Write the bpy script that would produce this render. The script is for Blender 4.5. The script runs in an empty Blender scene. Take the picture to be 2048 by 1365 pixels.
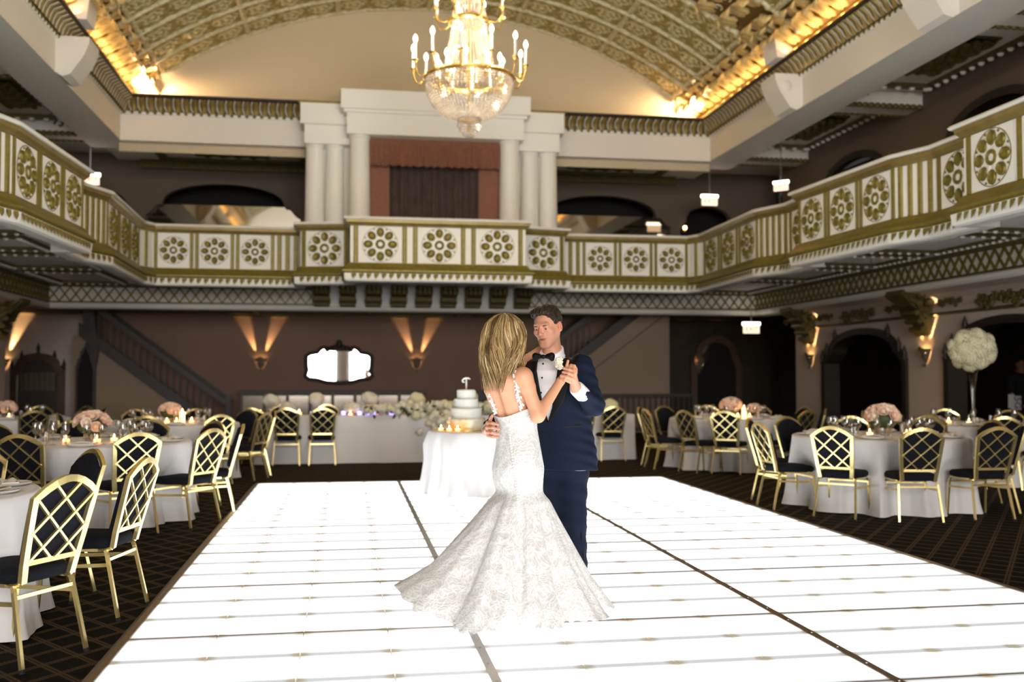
import bpy, math, random
import numpy as np
from mathutils import Vector, Matrix, geometry
random.seed(7)
PI = math.pi
R = math.radians
SC = bpy.context.scene
COL = SC.collection

# ------------------------------------------------------------------ camera
YAW, PITCH, CAMZ = R(9.3415), R(2.0486), 1.40
cam_d = bpy.data.cameras.new('camera')
cam_d.sensor_width = 36.0
cam_d.lens = 36.0 * 2000.0 / 2048.0
cam_d.clip_start, cam_d.clip_end = 0.05, 200
cam_d.dof.use_dof = True
cam_d.dof.focus_distance = 5.9
cam_d.dof.aperture_fstop = 1.6
cam = bpy.data.objects.new('camera', cam_d)
COL.objects.link(cam)
cam.location = (0, 0, CAMZ)
cam.rotation_euler = (PI / 2 + PITCH, 0, -YAW)
SC.camera = cam
# ------------------------------------------------------------------ world, exposure
w = bpy.data.worlds.new('world'); SC.world = w; w.use_nodes = True
w.node_tree.nodes['Background'].inputs[0].default_value = (1.0, 0.93, 0.85, 1)
w.node_tree.nodes['Background'].inputs[1].default_value = 0.02
SC.view_settings.view_transform = 'Standard'
SC.view_settings.look = 'None'
SC.view_settings.gamma = 1.0
SC.view_settings.use_curve_mapping = False
SC.view_settings.exposure = 0.95
FLOOR_GLOW = 2.45          # strength of the lit dance floor
X0 = 1.68                 # hall axis


def light(name, kind, loc, energy, color, parent=None, **kw):
    d = bpy.data.lights.new(name, kind)
    d.energy = energy; d.color = color
    for k, v in kw.items():
        setattr(d, k, v)
    o = bpy.data.objects.new(name, d); COL.objects.link(o)
    o.location = loc
    if parent: o.parent = parent
    return o


def aim(o, target):
    o.rotation_euler = (Vector(target) - Vector(o.location)).to_track_quat('-Z', 'Y').to_euler()


WARM = (1.0, 0.62, 0.28)
DAY = (1.0, 0.97, 0.92)
# daylight from the tall windows in the entrance wall behind the photographer
for k, wx in enumerate((-2.2, 1.6, 5.4)):
    a = light('window_daylight', 'AREA', (wx, -15.6, 4.0), 650, DAY, shape='RECTANGLE', size=2.8, size_y=6.2)
    aim(a, (wx, 10, 4.2))
# cove lamps standing on the cornice under both flanks and the far lunette of the vault
for s in (-1, 1):
    a = light('cove_lamp', 'AREA', (X0 + s * 5.98, 12.0, 7.12), 55, (1.0, 0.62, 0.24), shape='RECTANGLE', size=0.22, size_y=17.5)
    a.rotation_euler = (0, R(180 + s * 12), 0)
    for yy in (20.75,):
        a = light('cove_corner_lamp', 'AREA', (X0 + s * 5.90, 20.80, 7.14), 42, (1.0, 0.72, 0.42), shape='RECTANGLE', size=0.22, size_y=0.16)
        aim(a, (X0 + s * 3.4, 21.25, 8.3))

# ------------------------------------------------------------------ materials
MATS = {}


def srgb(r, g, b):
    f = lambda c: (c / 255 / 12.92) if c / 255 <= 0.04045 else ((c / 255 + 0.055) / 1.055) ** 2.4
    return (f(r), f(g), f(b), 1)


def pm(name, col, rough=0.6, metal=0.0, noise=None, bump=None, emit=None, spec=0.5, coat=0.0, sheen=0.0, trans=0.0, alpha=1.0, sss=0.0):
    """principled material; noise=(scale, colour2, contrast) mixes a second colour, bump=(scale, strength)"""
    m = bpy.data.materials.new(name); m.use_nodes = True
    nt = m.node_tree; b = nt.nodes['Principled BSDF']
    b.inputs['Base Color'].default_value = col
    b.inputs['Roughness'].default_value = rough
    b.inputs['Metallic'].default_value = metal
    b.inputs['Specular IOR Level'].default_value = spec
    b.inputs['Coat Weight'].default_value = coat
    b.inputs['Sheen Weight'].default_value = sheen
    b.inputs['Transmission Weight'].default_value = trans
    b.inputs['Alpha'].default_value = alpha
    if sss:
        b.inputs['Subsurface Weight'].default_value = sss
        b.inputs['Subsurface Radius'].default_value = (0.012, 0.005, 0.003)
    tc = nt.nodes.new('ShaderNodeTexCoord')
    if noise:
        n = nt.nodes.new('ShaderNodeTexNoise'); n.inputs['Scale'].default_value = noise[0]; n.inputs['Detail'].default_value = 5
        nt.links.new(tc.outputs['Object'], n.inputs['Vector'])
        r = nt.nodes.new('ShaderNodeValToRGB')
        c = noise[2] if len(noise) > 2 else 0.2
        r.color_ramp.elements[0].position = 0.5 - c; r.color_ramp.elements[1].position = 0.5 + c
        r.color_ramp.elements[0].color = col; r.color_ramp.elements[1].color = noise[1]
        nt.links.new(n.outputs['Fac'], r.inputs['Fac']); nt.links.new(r.outputs['Color'], b.inputs['Base Color'])
    if bump:
        n = nt.nodes.new('ShaderNodeTexNoise'); n.inputs['Scale'].default_value = bump[0]; n.inputs['Detail'].default_value = 6
        nt.links.new(tc.outputs['Object'], n.inputs['Vector'])
        bp = nt.nodes.new('ShaderNodeBump'); bp.inputs['Strength'].default_value = bump[1]; bp.inputs['Distance'].default_value = 0.02
        nt.links.new(n.outputs['Fac'], bp.inputs['Height']); nt.links.new(bp.outputs['Normal'], b.inputs['Normal'])
    if emit:
        b.inputs['Emission Color'].default_value = emit[0]; b.inputs['Emission Strength'].default_value = emit[1]
    MATS[name] = m
    return m


pm('plaster', (0.74, 0.70, 0.62, 1), 0.7, bump=(60, 0.04))
pm('lunette', (0.56, 0.455, 0.29, 1), 0.75, noise=(0.5, (0.60, 0.485, 0.32, 1), 0.3))
pm('soffit', (0.88, 0.86, 0.84, 1), 0.7)
pm('ivory', (0.80, 0.78, 0.71, 1), 0.55)
pm('mauve_wall', (0.21, 0.125, 0.082, 1), 0.8, noise=(1.2, (0.235, 0.14, 0.095, 1), 0.3), bump=(40, 0.05))
pm('stair_wall', (0.27, 0.195, 0.13, 1), 0.8, bump=(40, 0.05))
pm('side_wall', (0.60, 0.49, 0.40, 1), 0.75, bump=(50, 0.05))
pm('gilt', (0.135, 0.105, 0.010, 1), 0.42, 0.35, noise=(14, (0.25, 0.195, 0.03, 1), 0.3), bump=(30, 0.25))
pm('gilt_dark', (0.075, 0.06, 0.012, 1), 0.5, 0.3, noise=(16, (0.16, 0.125, 0.03, 1), 0.25), bump=(25, 0.3))
pm('vault_ground', (0.16, 0.085, 0.014, 1), 0.5, 0.2)
pm('gilt_bright', (0.42, 0.27, 0.05, 1), 0.38, 0.4, noise=(9, (0.60, 0.43, 0.13, 1), 0.25))
pm('bronze_cap', (0.25, 0.17, 0.05, 1), 0.35, 0.4, noise=(6, (0.33, 0.25, 0.08, 1)))
pm('coffer_rib', (0.72, 0.66, 0.48, 1), 0.5, 0.15, noise=(12, (0.40, 0.32, 0.10, 1), 0.25))
pm('frame_wood', (0.07, 0.032, 0.014, 1), 0.45, noise=(9, (0.10, 0.05, 0.022, 1)))
pm('mirror_dark', (0.28, 0.24, 0.2, 1), 0.15, 0.8)
pm('dark_wood', (0.016, 0.011, 0.007, 1), 0.5, noise=(8, (0.028, 0.018, 0.010, 1)))
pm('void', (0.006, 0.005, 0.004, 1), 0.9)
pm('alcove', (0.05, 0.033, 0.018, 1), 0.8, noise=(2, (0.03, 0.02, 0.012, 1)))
pm('upper_wall', (0.15, 0.108, 0.072, 1), 0.8)
pm('gallery_wall', (0.12, 0.09, 0.062, 1), 0.8)
pm('mirror', (0.85, 0.85, 0.85, 1), 0.02, 1.0)
pm('old_mirror', (0.42, 0.38, 0.30, 1), 0.04, 1.0)
pm('velvet', (0.19, 0.07, 0.035, 1), 0.8, noise=(22, (0.24, 0.095, 0.05, 1)), sheen=0.3)
pm('velvet_flat', (0.24, 0.10, 0.06, 1), 0.85, noise=(20, (0.28, 0.12, 0.075, 1)), sheen=0.3)
pm('curtain', (0.055, 0.028, 0.022, 1), 0.8, noise=(5, (0.085, 0.05, 0.04, 1)), sheen=0.2)
pm('chair_gold', (0.80, 0.62, 0.24, 1), 0.24, 0.85, noise=(7, (0.86, 0.70, 0.34, 1)))
pm('chair_fabric', (0.0045, 0.0055, 0.009, 1), 0.95, bump=(260, 0.25), noise=(120, (0.008, 0.009, 0.014, 1)), spec=0.2)
pm('linen', (0.66, 0.64, 0.635, 1), 0.8, bump=(160, 0.05), sheen=0.2)
pm('napkin', (0.80, 0.74, 0.66, 1), 0.85)
pm('china', (0.82, 0.80, 0.76, 1), 0.2)
pm('wax', (0.9, 0.86, 0.76, 1), 0.5)
pm('flame', (1, 0.6, 0.25, 1), 0.5, emit=((1.0, 0.55, 0.18, 1), 14))
pm('votive', (1, 0.62, 0.3, 1), 0.3, emit=((1.0, 0.52, 0.2, 1), 2.2))
pm('violet_votive', (0.6, 0.5, 1, 1), 0.3, emit=((0.42, 0.30, 1.0, 1), 2.2))
pm('bulb', (1, 0.9, 0.7, 1), 0.5, emit=((1.0, 0.80, 0.48, 1), 7))
pm('candle_sleeve', (0.85, 0.83, 0.80, 1), 0.5)
pm('brass', (0.50, 0.31, 0.065, 1), 0.3, 0.9, noise=(10, (0.62, 0.42, 0.12, 1)))
pm('hydrangea', (0.80, 0.76, 0.56, 1), 0.8, noise=(30, (0.70, 0.66, 0.42, 1)))
pm('hydrangea_white', (0.82, 0.79, 0.68, 1), 0.8, noise=(30, (0.72, 0.66, 0.48, 1)))
pm('rose_peach', (0.80, 0.50, 0.36, 1), 0.7, noise=(25, (0.84, 0.64, 0.50, 1)))
pm('rose_cream', (0.84, 0.68, 0.54, 1), 0.7)
pm('leaf_green', (0.03, 0.06, 0.015, 1), 0.6)
pm('icing', (0.68, 0.69, 0.63, 1), 0.5, bump=(9, 0.35))
pm('gold_tier', (0.70, 0.46, 0.14, 1), 0.4, 0.3, noise=(6, (0.86, 0.82, 0.70, 1), 0.12), bump=(9, 0.35))
pm('steel', (0.42, 0.40, 0.38, 1), 0.35, 0.8)
pm('floor_trim', (0.17, 0.115, 0.075, 1), 0.4, 0.5, noise=(18, (0.24, 0.17, 0.12, 1)))
pm('exit_glass', (0.9, 0.8, 0.7, 1), 0.4, emit=((1.0, 0.72, 0.5, 1), 0.75))
pm('exit_red', (0.5, 0.02, 0.01, 1), 0.4, emit=((0.9, 0.08, 0.03, 1), 0.8))
pm('exit_top', (1, 1, 1, 1), 0.4, emit=((1.0, 0.93, 0.8, 1), 3))
pm('brow', (0.06, 0.032, 0.018, 1), 0.7)
pm('black_cloth', (0.008, 0.008, 0.009, 1), 0.85)
pm('card', (0.75, 0.74, 0.72, 1), 0.7)
pm('ink', (0.03, 0.03, 0.03, 1), 0.7)
pm('sconce_plaster', (0.14, 0.105, 0.075, 1), 0.8)
pm('sconce_lamp', (1, 0.7, 0.4, 1), 0.5, emit=((1.0, 0.62, 0.25, 1), 18))
pm('drape', (0.85, 0.83, 0.80, 1), 0.8)
pm('window_glass', (0.55, 0.62, 0.72, 1), 0.3, emit=((0.75, 0.82, 1.0, 1), 1.5))


def glass_mat(name, tint, gl=0.16, rough=0.03):
    m = bpy.data.materials.new(name); m.use_nodes = True; nt = m.node_tree
    nt.nodes.clear()
    out = nt.nodes.new('ShaderNodeOutputMaterial'); mx = nt.nodes.new('ShaderNodeMixShader')
    tr = nt.nodes.new('ShaderNodeBsdfTransparent'); go = nt.nodes.new('ShaderNodeBsdfGlossy')
    tr.inputs[0].default_value = tint; go.inputs['Roughness'].default_value = rough
    lw = nt.nodes.new('ShaderNodeLayerWeight'); lw.inputs['Blend'].default_value = 0.35
    mr = nt.nodes.new('ShaderNodeMapRange'); mr.inputs['To Min'].default_value = gl * 0.5; mr.inputs['To Max'].default_value = min(1, gl * 4)
    nt.links.new(lw.outputs['Fresnel'], mr.inputs['Value']); nt.links.new(mr.outputs['Result'], mx.inputs['Fac'])
    nt.links.new(tr.outputs[0], mx.inputs[1]); nt.links.new(go.outputs[0], mx.inputs[2]); nt.links.new(mx.outputs[0], out.inputs[0])
    MATS[name] = m


glass_mat('glass', (0.97, 0.97, 0.96, 1), 0.11)
glass_mat('mirror_pane', (0.25, 0.2, 0.15, 1), 0.22, 0.12)


def crystal_mat():
    m = bpy.data.materials.new('crystal'); m.use_nodes = True; nt = m.node_tree; nt.nodes.clear()
    out = nt.nodes.new('ShaderNodeOutputMaterial')
    a = nt.nodes.new('ShaderNodeBsdfTransparent'); a.inputs[0].default_value = (1, 0.97, 0.92, 1)
    g = nt.nodes.new('ShaderNodeBsdfGlossy'); g.inputs['Roughness'].default_value = 0.12; g.inputs['Color'].default_value = (.75, .72, .68, 1)
    d = nt.nodes.new('ShaderNodeMixShader'); d.inputs[0].default_value = 0.5
    d1 = nt.nodes.new('ShaderNodeBsdfTranslucent'); d1.inputs[0].default_value = (0.62, 0.56, 0.50, 1)
    d2 = nt.nodes.new('ShaderNodeBsdfDiffuse'); d2.inputs[0].default_value = (0.85, 0.82, 0.78, 1)
    nt.links.new(d1.outputs[0], d.inputs[1]); nt.links.new(d2.outputs[0], d.inputs[2])
    m1 = nt.nodes.new('ShaderNodeMixShader'); m1.inputs[0].default_value = 0.4
    m2 = nt.nodes.new('ShaderNodeMixShader'); m2.inputs[0].default_value = 0.75
    nt.links.new(d.outputs[0], m1.inputs[1]); nt.links.new(g.outputs[0], m1.inputs[2])
    nt.links.new(a.outputs[0], m2.inputs[1]); nt.links.new(m1.outputs[0], m2.inputs[2]); nt.links.new(m2.outputs[0], out.inputs[0])
    MATS['crystal'] = m


crystal_mat()


def relief_mat(name, lo, hi):
    """cast plaster picked out in gilding: the height stored with the relief decides gilt or cream"""
    m = bpy.data.materials.new(name); m.use_nodes = True; nt = m.node_tree; b = nt.nodes['Principled BSDF']
    at = nt.nodes.new('ShaderNodeAttribute'); at.attribute_name = 'relief'
    r = nt.nodes.new('ShaderNodeValToRGB')
    r.color_ramp.elements[0].position = 0.15; r.color_ramp.elements[0].color = lo
    r.color_ramp.elements[1].position = 0.75; r.color_ramp.elements[1].color = hi
    nt.links.new(at.outputs['Fac'], r.inputs['Fac']); nt.links.new(r.outputs['Color'], b.inputs['Base Color'])
    b.inputs['Roughness'].default_value = 0.45; b.inputs['Metallic'].default_value = 0.2
    MATS[name] = m


relief_mat('coffer_relief', (0.34, 0.26, 0.06, 1), (0.80, 0.71, 0.42, 1))
relief_mat('leaf_relief', (0.30, 0.17, 0.02, 1), (0.80, 0.60, 0.26, 1))


def carpet_mat():
    m = bpy.data.materials.new('carpet'); m.use_nodes = True; nt = m.node_tree; b = nt.nodes['Principled BSDF']
    b.inputs['Roughness'].default_value = 0.95; b.inputs['Specular IOR Level'].default_value = 0.1
    geo = nt.nodes.new('ShaderNodeNewGeometry'); sx = nt.nodes.new('ShaderNodeSeparateXYZ')
    nt.links.new(geo.outputs['Position'], sx.inputs[0])

    def mth(op, a, c=None):
        n = nt.nodes.new('ShaderNodeMath'); n.operation = op
        for i, v in enumerate((a, c)):
            if v is None: continue
            if isinstance(v, (int, float)): n.inputs[i].default_value = v
            else: nt.links.new(v, n.inputs[i])
        return n.outputs[0]
    masks = []
    for sgn in (1, -1):
        u = mth('ADD', mth('MULTIPLY', sx.outputs[0], 0.785 * sgn), mth('MULTIPLY', sx.outputs[1], -0.62))   # across the line
        v = mth('ADD', mth('MULTIPLY', sx.outputs[0], 0.62 * sgn), mth('MULTIPLY', sx.outputs[1], 0.785))    # along it
        p = mth('PINGPONG', u, 0.095)
        zig = mth('MULTIPLY', mth('PINGPONG', v, 0.011), 0.75)
        band = mth('LESS_THAN', mth('SUBTRACT', p, zig), 0.014)
        core = mth('GREATER_THAN', p, 0.0035)
        masks.append(mth('MULTIPLY', band, core))
    mk = mth('MAXIMUM', masks[0], masks[1])
    nz = nt.nodes.new('ShaderNodeTexNoise'); nz.inputs['Scale'].default_value = 160
    nt.links.new(geo.outputs['Position'], nz.inputs['Vector'])
    fac = mth('MULTIPLY', mk, mth('ADD', mth('MULTIPLY', nz.outputs['Fac'], 1.0), 0.25))
    mix = nt.nodes.new('ShaderNodeMix'); mix.data_type = 'RGBA'
    nt.links.new(fac, mix.inputs['Factor'])
    mix.inputs['A'].default_value = (0.0055, 0.0048, 0.0030, 1); mix.inputs['B'].default_value = (0.10, 0.066, 0.032, 1)
    nt.links.new(mix.outputs['Result'], b.inputs['Base Color'])
    MATS['carpet'] = m


carpet_mat()


def tile_mat():
    """frosted lamp tile of the dance floor: the lamp inside is centred, so the diffuser gives less at its rim"""
    m = bpy.data.materials.new('light_tile'); m.use_nodes = True; nt = m.node_tree; b = nt.nodes['Principled BSDF']
    b.inputs['Base Color'].default_value = (0.3, 0.3, 0.3, 1); b.inputs['Roughness'].default_value = 0.35
    tc = nt.nodes.new('ShaderNodeTexCoord'); sx = nt.nodes.new('ShaderNodeSeparateXYZ')
    nt.links.new(tc.outputs['Generated'], sx.inputs[0])

    def mth(op, a, c=None):
        n = nt.nodes.new('ShaderNodeMath'); n.operation = op
        for i, v in enumerate((a, c)):
            if v is None: continue
            if isinstance(v, (int, float)): n.inputs[i].default_value = v
            else: nt.links.new(v, n.inputs[i])
        return n.outputs[0]
    dx = mth('MULTIPLY', mth('ABSOLUTE', mth('SUBTRACT', sx.outputs[0], 0.5)), 2.0)
    dy = mth('MULTIPLY', mth('ABSOLUTE', mth('SUBTRACT', sx.outputs[1], 0.5)), 2.0)
    def rim(v, a0, a1):
        n = nt.nodes.new('ShaderNodeMapRange'); n.interpolation_type = 'SMOOTHSTEP'
        n.inputs['From Min'].default_value = a0; n.inputs['From Max'].default_value = a1
        nt.links.new(v, n.inputs['Value']); return n.outputs['Result']
    e = mth('MAXIMUM', mth('MULTIPLY', rim(dx, .74, 1.0), 0.76), mth('MULTIPLY', rim(dy, .42, .97), 0.89))
    corner = mth('MULTIPLY', mth('MULTIPLY', rim(dx, .72, 1.0), rim(dy, .55, 1.0)), 0.08)
    f = mth('SUBTRACT', 1.0, mth('MINIMUM', mth('ADD', e, corner), 0.93))
    st = mth('MULTIPLY', f, FLOOR_GLOW)
    mix = nt.nodes.new('ShaderNodeMix'); mix.data_type = 'RGBA'
    nt.links.new(mth('MULTIPLY', corner, 10.0), mix.inputs['Factor'])
    mix.inputs['A'].default_value = (0.90, 0.96, 1.0, 1); mix.inputs['B'].default_value = (0.9, 0.72, 0.42, 1)
    nt.links.new(mix.outputs['Result'], b.inputs['Emission Color'])
    nt.links.new(st, b.inputs['Emission Strength'])
    MATS['light_tile'] = m


tile_mat()


# ------------------------------------------------------------------ mesh helpers
class MB:
    def __init__(s):
        s.v = []; s.f = []; s.M = None

    def add(s, vs, fs):
        b = len(s.v)
        if s.M is not None: vs = [tuple(s.M @ Vector(p)) for p in vs]
        s.v.extend(tuple(p) for p in vs); s.f.extend(tuple(i + b for i in f) for f in fs)
        return s

    def box(s, x0, x1, y0, y1, z0, z1):
        return s.add([(x0, y0, z0), (x1, y0, z0), (x1, y1, z0), (x0, y1, z0), (x0, y0, z1), (x1, y0, z1), (x1, y1, z1), (x0, y1, z1)],
                     [(0, 3, 2, 1), (4, 5, 6, 7), (0, 1, 5, 4), (1, 2, 6, 5), (2, 3, 7, 6), (3, 0, 4, 7)])

    def bar(s, a, b, wx, wz, up=(0, 0, 1)):
        """rectangular bar from a to b"""
        a = Vector(a); b = Vector(b); d = (b - a).normalized(); up = Vector(up)
        if abs(d.dot(up)) > 0.98: up = Vector((0, 1, 0))
        x = d.cross(up).normalized(); z = x.cross(d).normalized()
        x *= wx / 2; z *= wz / 2
        vs = [a - x - z, a + x - z, a + x + z, a - x + z, b - x - z, b + x - z, b + x + z, b - x + z]
        return s.add(vs, [(3, 2, 1, 0), (4, 5, 6, 7), (0, 1, 5, 4), (1, 2, 6, 5), (2, 3, 7, 6), (3, 0, 4, 7)])

    def tube(s, pts, r, n=8, closed=False, caps=True):
        pts = [Vector(p) for p in pts]; m = len(pts)
        rs = r if isinstance(r, (list, tuple)) else [r] * m
        rings = []; prev = None
        for i, p in enumerate(pts):
            if closed: t = (pts[(i + 1) % m] - pts[i - 1]).normalized()
            else: t = (pts[min(i + 1, m - 1)] - pts[max(i - 1, 0)]).normalized()
            if prev is None:
                ref = Vector((0, 0, 1)) if abs(t.z) < 0.9 else Vector((1, 0, 0))
                x = t.cross(ref).normalized()
            else:
                x = (prev - t * prev.dot(t)).normalized()
            prev = x; y = t.cross(x)
            rings.append([p + (x * math.cos(2 * PI * k / n + PI / n) + y * math.sin(2 * PI * k / n + PI / n)) * rs[i] for k in range(n)])
        vs = [q for ring in rings for q in ring]; fs = []
        for i in range(m if closed else m - 1):
            j = (i + 1) % m
            for k in range(n):
                k2 = (k + 1) % n
                fs.append((i * n + k, i * n + k2, j * n + k2, j * n + k))
        if caps and not closed:
            fs.append(tuple(range(n - 1, -1, -1))); fs.append(tuple((m - 1) * n + k for k in range(n)))
        return s.add(vs, fs)

    def lathe(s, prof, n=16, c=(0, 0, 0), a0=0, a1=2 * PI):
        full = abs(a1 - a0 - 2 * PI) < 1e-6
        k_ = n if full else n + 1
        vs = []
        for r, z in prof:
            for k in range(k_):
                a = a0 + (a1 - a0) * k / n
                vs.append((c[0] + r * math.cos(a), c[1] + r * math.sin(a), c[2] + z))
        fs = []
        for i in range(len(prof) - 1):
            for k in range(n):
                k2 = (k + 1) % k_ if full else k + 1
                fs.append((i * k_ + k, i * k_ + k2, (i + 1) * k_ + k2, (i + 1) * k_ + k))
        return s.add(vs, fs)

    def prism(s, poly, depth, frame):
        """poly of (u,v); frame maps (u,v,w)->xyz; extruded w=0..depth"""
        n = len(poly)
        vs = [frame(u, v, 0) for u, v in poly] + [frame(u, v, depth) for u, v in poly]
        tri = geometry.tessellate_polygon([[Vector((u, v, 0)) for u, v in poly]])
        fs = [tuple(t) for t in tri] + [tuple(i + n for i in reversed(t)) for t in tri]
        fs += [(i, (i + 1) % n, (i + 1) % n + n, i + n) for i in range(n)]
        return s.add(vs, fs)

    def sweep(s, path, prof, closed_prof=True):
        """path: plan points (x,y); prof: (off,z), off>0 to the left of travel; mitred"""
        P = [Vector((p[0], p[1])) for p in path]; m = len(P); k = len(prof); vs = []
        for i in range(m):
            d0 = (P[i] - P[i - 1]).normalized() if i else (P[1] - P[0]).normalized()
            d1 = (P[i + 1] - P[i]).normalized() if i < m - 1 else d0
            n0 = Vector((-d0.y, d0.x)); n1 = Vector((-d1.y, d1.x))
            mt = (n0 + n1); mt = mt.normalized() if mt.length > 1e-6 else n0
            sc_ = 1.0 / max(0.35, mt.dot(n0))
            for o, z in prof:
                q = P[i] + mt * (o * sc_); vs.append((q.x, q.y, z))
        fs = []
        kk = k if closed_prof else k - 1
        for i in range(m - 1):
            for j in range(kk):
                j2 = (j + 1) % k
                fs.append((i * k + j, i * k + j2, (i + 1) * k + j2, (i + 1) * k + j))
        if closed_prof:
            fs.append(tuple(range(k - 1, -1, -1))); fs.append(tuple((m - 1) * k + j for j in range(k)))
        return s.add(vs, fs)

    def grid(s, fn, nu, nv, wrap=False):
        ku = nu if wrap else nu + 1
        vs = [fn(i / nu, j / nv) for j in range(nv + 1) for i in range(ku)]
        fs = [(j * ku + i, j * ku + (i + 1) % ku, (j + 1) * ku + (i + 1) % ku, (j + 1) * ku + i) for j in range(nv) for i in range(nu)]
        return s.add(vs, fs)

    def sphere(s, c, r, nu=12, nv=8, sc=(1, 1, 1)):
        pr = [(math.sin(PI * j / nv), -math.cos(PI * j / nv)) for j in range(nv + 1)]
        vs = [(c[0] + r * sc[0] * a * math.cos(2 * PI * k / nu), c[1] + r * sc[1] * a * math.sin(2 * PI * k / nu), c[2] + r * sc[2] * b) for a, b in pr for k in range(nu)]
        fs = [(j * nu + k, j * nu + (k + 1) % nu, (j + 1) * nu + (k + 1) % nu, (j + 1) * nu + k) for j in range(nv) for k in range(nu)]
        return s.add(vs, fs)

    def mesh(s, name, mat, smooth=False):
        me = bpy.data.meshes.new(name)
        me.from_pydata(s.v, [], s.f)
        me.update()
        if mat: me.materials.append(MATS[mat])
        if smooth:
            me.polygons.foreach_set('use_smooth', [True] * len(me.polygons))
            if smooth is not True: me.set_sharp_from_angle(angle=R(smooth))
        return me


def link(name, me, parent=None, loc=None, rot=None, scale=None):
    o = bpy.data.objects.new(name, me); COL.objects.link(o)
    if parent is not None: o.parent = parent
    if loc is not None: o.location = loc
    if rot is not None: o.rotation_euler = rot
    if scale is not None: o.scale = (scale,) * 3 if isinstance(scale, (int, float)) else scale
    return o


def mk(name, mb, mat, parent=None, loc=None, rot=None, smooth=False):
    return link(name, mb.mesh(name, mat, smooth), parent, loc, rot)


def tag(o, label, cat=None, group=None, kind=None):
    o['label'] = label
    if cat: o['category'] = cat
    if group: o['group'] = group
    if kind: o['kind'] = kind
    return o


def thing(name, label, cat, loc=(0, 0, 0), rz=0, group=None, kind=None):
    o = bpy.data.objects.new(name, None); COL.objects.link(o)
    o.empty_display_size = 0.1
    o.location = loc; o.rotation_euler = (0, 0, rz)
    return tag(o, label, cat, group, kind)


def struct(o, label=None):
    o['kind'] = 'structure'
    if label: o['label'] = label
    return o


KIDS = {}


def dup(root, loc, rz=0, label=None, group=None, scale=None):
    """copy a thing with its parts and sub-parts"""
    r = root.copy(); COL.objects.link(r); r.location = loc; r.rotation_euler = (0, 0, rz)
    if scale: r.scale = (scale,) * 3
    if label: r['label'] = label
    if group: r['group'] = group
    for ch in KIDS.setdefault(root.name, list(root.children)):
        c = ch.copy(); COL.objects.link(c); c.parent = r
        for g in KIDS.setdefault(ch.name, list(ch.children)):
            d = g.copy(); COL.objects.link(d); d.parent = c
    return r


def text_mesh(name, cu, parent, loc, rot):
    """lettering as a plain mesh"""
    t_ = bpy.data.objects.new('lettering', cu); COL.objects.link(t_)
    me = bpy.data.meshes.new_from_object(t_)
    bpy.data.objects.remove(t_)
    return link(name, me, parent, loc, rot)
X0 = 1.68
YN = -16.0            # entrance wall behind the photographer
YL = 22.8            # lattice beam at the far end
DL = 8.04            # lattice beams along the sides (distance from axis)
DW = 8.55            # side walls
# ------------------------------------------------------------------ floor
f = MB().box(-14, 17.5, YN, 30, -0.1, 0)
struct(mk('floor', f, 'carpet'), 'dark carpet with brown diamond lattice')

# ------------------------------------------------------------------ lit dance floor
DX0, PW, PD = -1.09, 1.745, 1.258
ROWS0 = 12.94
DFZ = 0.06
df = thing('dance_floor', 'raised white dance floor of glowing panels in the middle of the carpet', 'dance floor', (0, 0, 0))
tile = MB()
tw, td = PW / 4, PD / 3
tile.box(-tw / 2 + .002, tw / 2 - .002, -td / 2 + .002, td / 2 - .002, -0.02, 0)
tile_me = tile.mesh('light_tile', 'light_tile')
panel_me = MB().box(0.006, PW - 0.006, 0.006, PD - 0.006, 0.0, DFZ - 0.02).mesh('floor_panel', 'steel')
screw = MB().lathe([(0.0, 0.003), (0.006, 0.003), (0.007, 0)], 8)
screw_me = screw.mesh('screw', 'steel')
NR = 9
for i in range(3):
    for j in range(NR):
        px, py = DX0 + i * PW, ROWS0 - (j + 1) * PD
        p = link('floor_panel', panel_me, df, (px, py, 0))
        for a in range(4):
            for b in range(3):
                link('light_tile', tile_me, p, ((a + .5) * tw, (b + .5) * td, DFZ))
ylo, yhi = ROWS0 - NR * PD, ROWS0
for i in (1, 2):
    m = MB().box(-0.022, 0.022, ylo, yhi, DFZ - 0.01, DFZ + 0.004)
    s_ = mk('seam_strip', m, 'floor_trim' if i == 2 else 'steel', df, (DX0 + i * PW, 0, 0))
    for k in range(40):
        link('screw', screw_me, s_, (0, yhi - 0.15 - k * 0.28, DFZ + 0.004))
for j in range(1, NR):
    m = MB().box(DX0, DX0 + 3 * PW, -0.007, 0.007, DFZ - 0.01, DFZ + 0.002)
    mk('seam_strip', m, 'floor_trim', df, (0, ROWS0 - j * PD, 0))
rim = [(0.0, 0), (0.10, 0), (0.10, 0.008), (0.035, DFZ + 0.006), (0.0, DFZ + 0.006)]
path = [(DX0 + 3 * PW, ylo), (DX0 + 3 * PW, yhi), (DX0, yhi), (DX0, ylo)]
rp = [(-o, z) for o, z in rim]
mk('edge_ramp', MB().sweep(path, rp), 'floor_trim', df)

# ------------------------------------------------------------------ outer shell
def wallbox(name, x0, x1, y0, y1, z0, z1, mat, label=None, parent=None):
    o = mk(name, MB().box(x0, x1, y0, y1, z0, z1), mat, parent)
    return struct(o, label)


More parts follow.
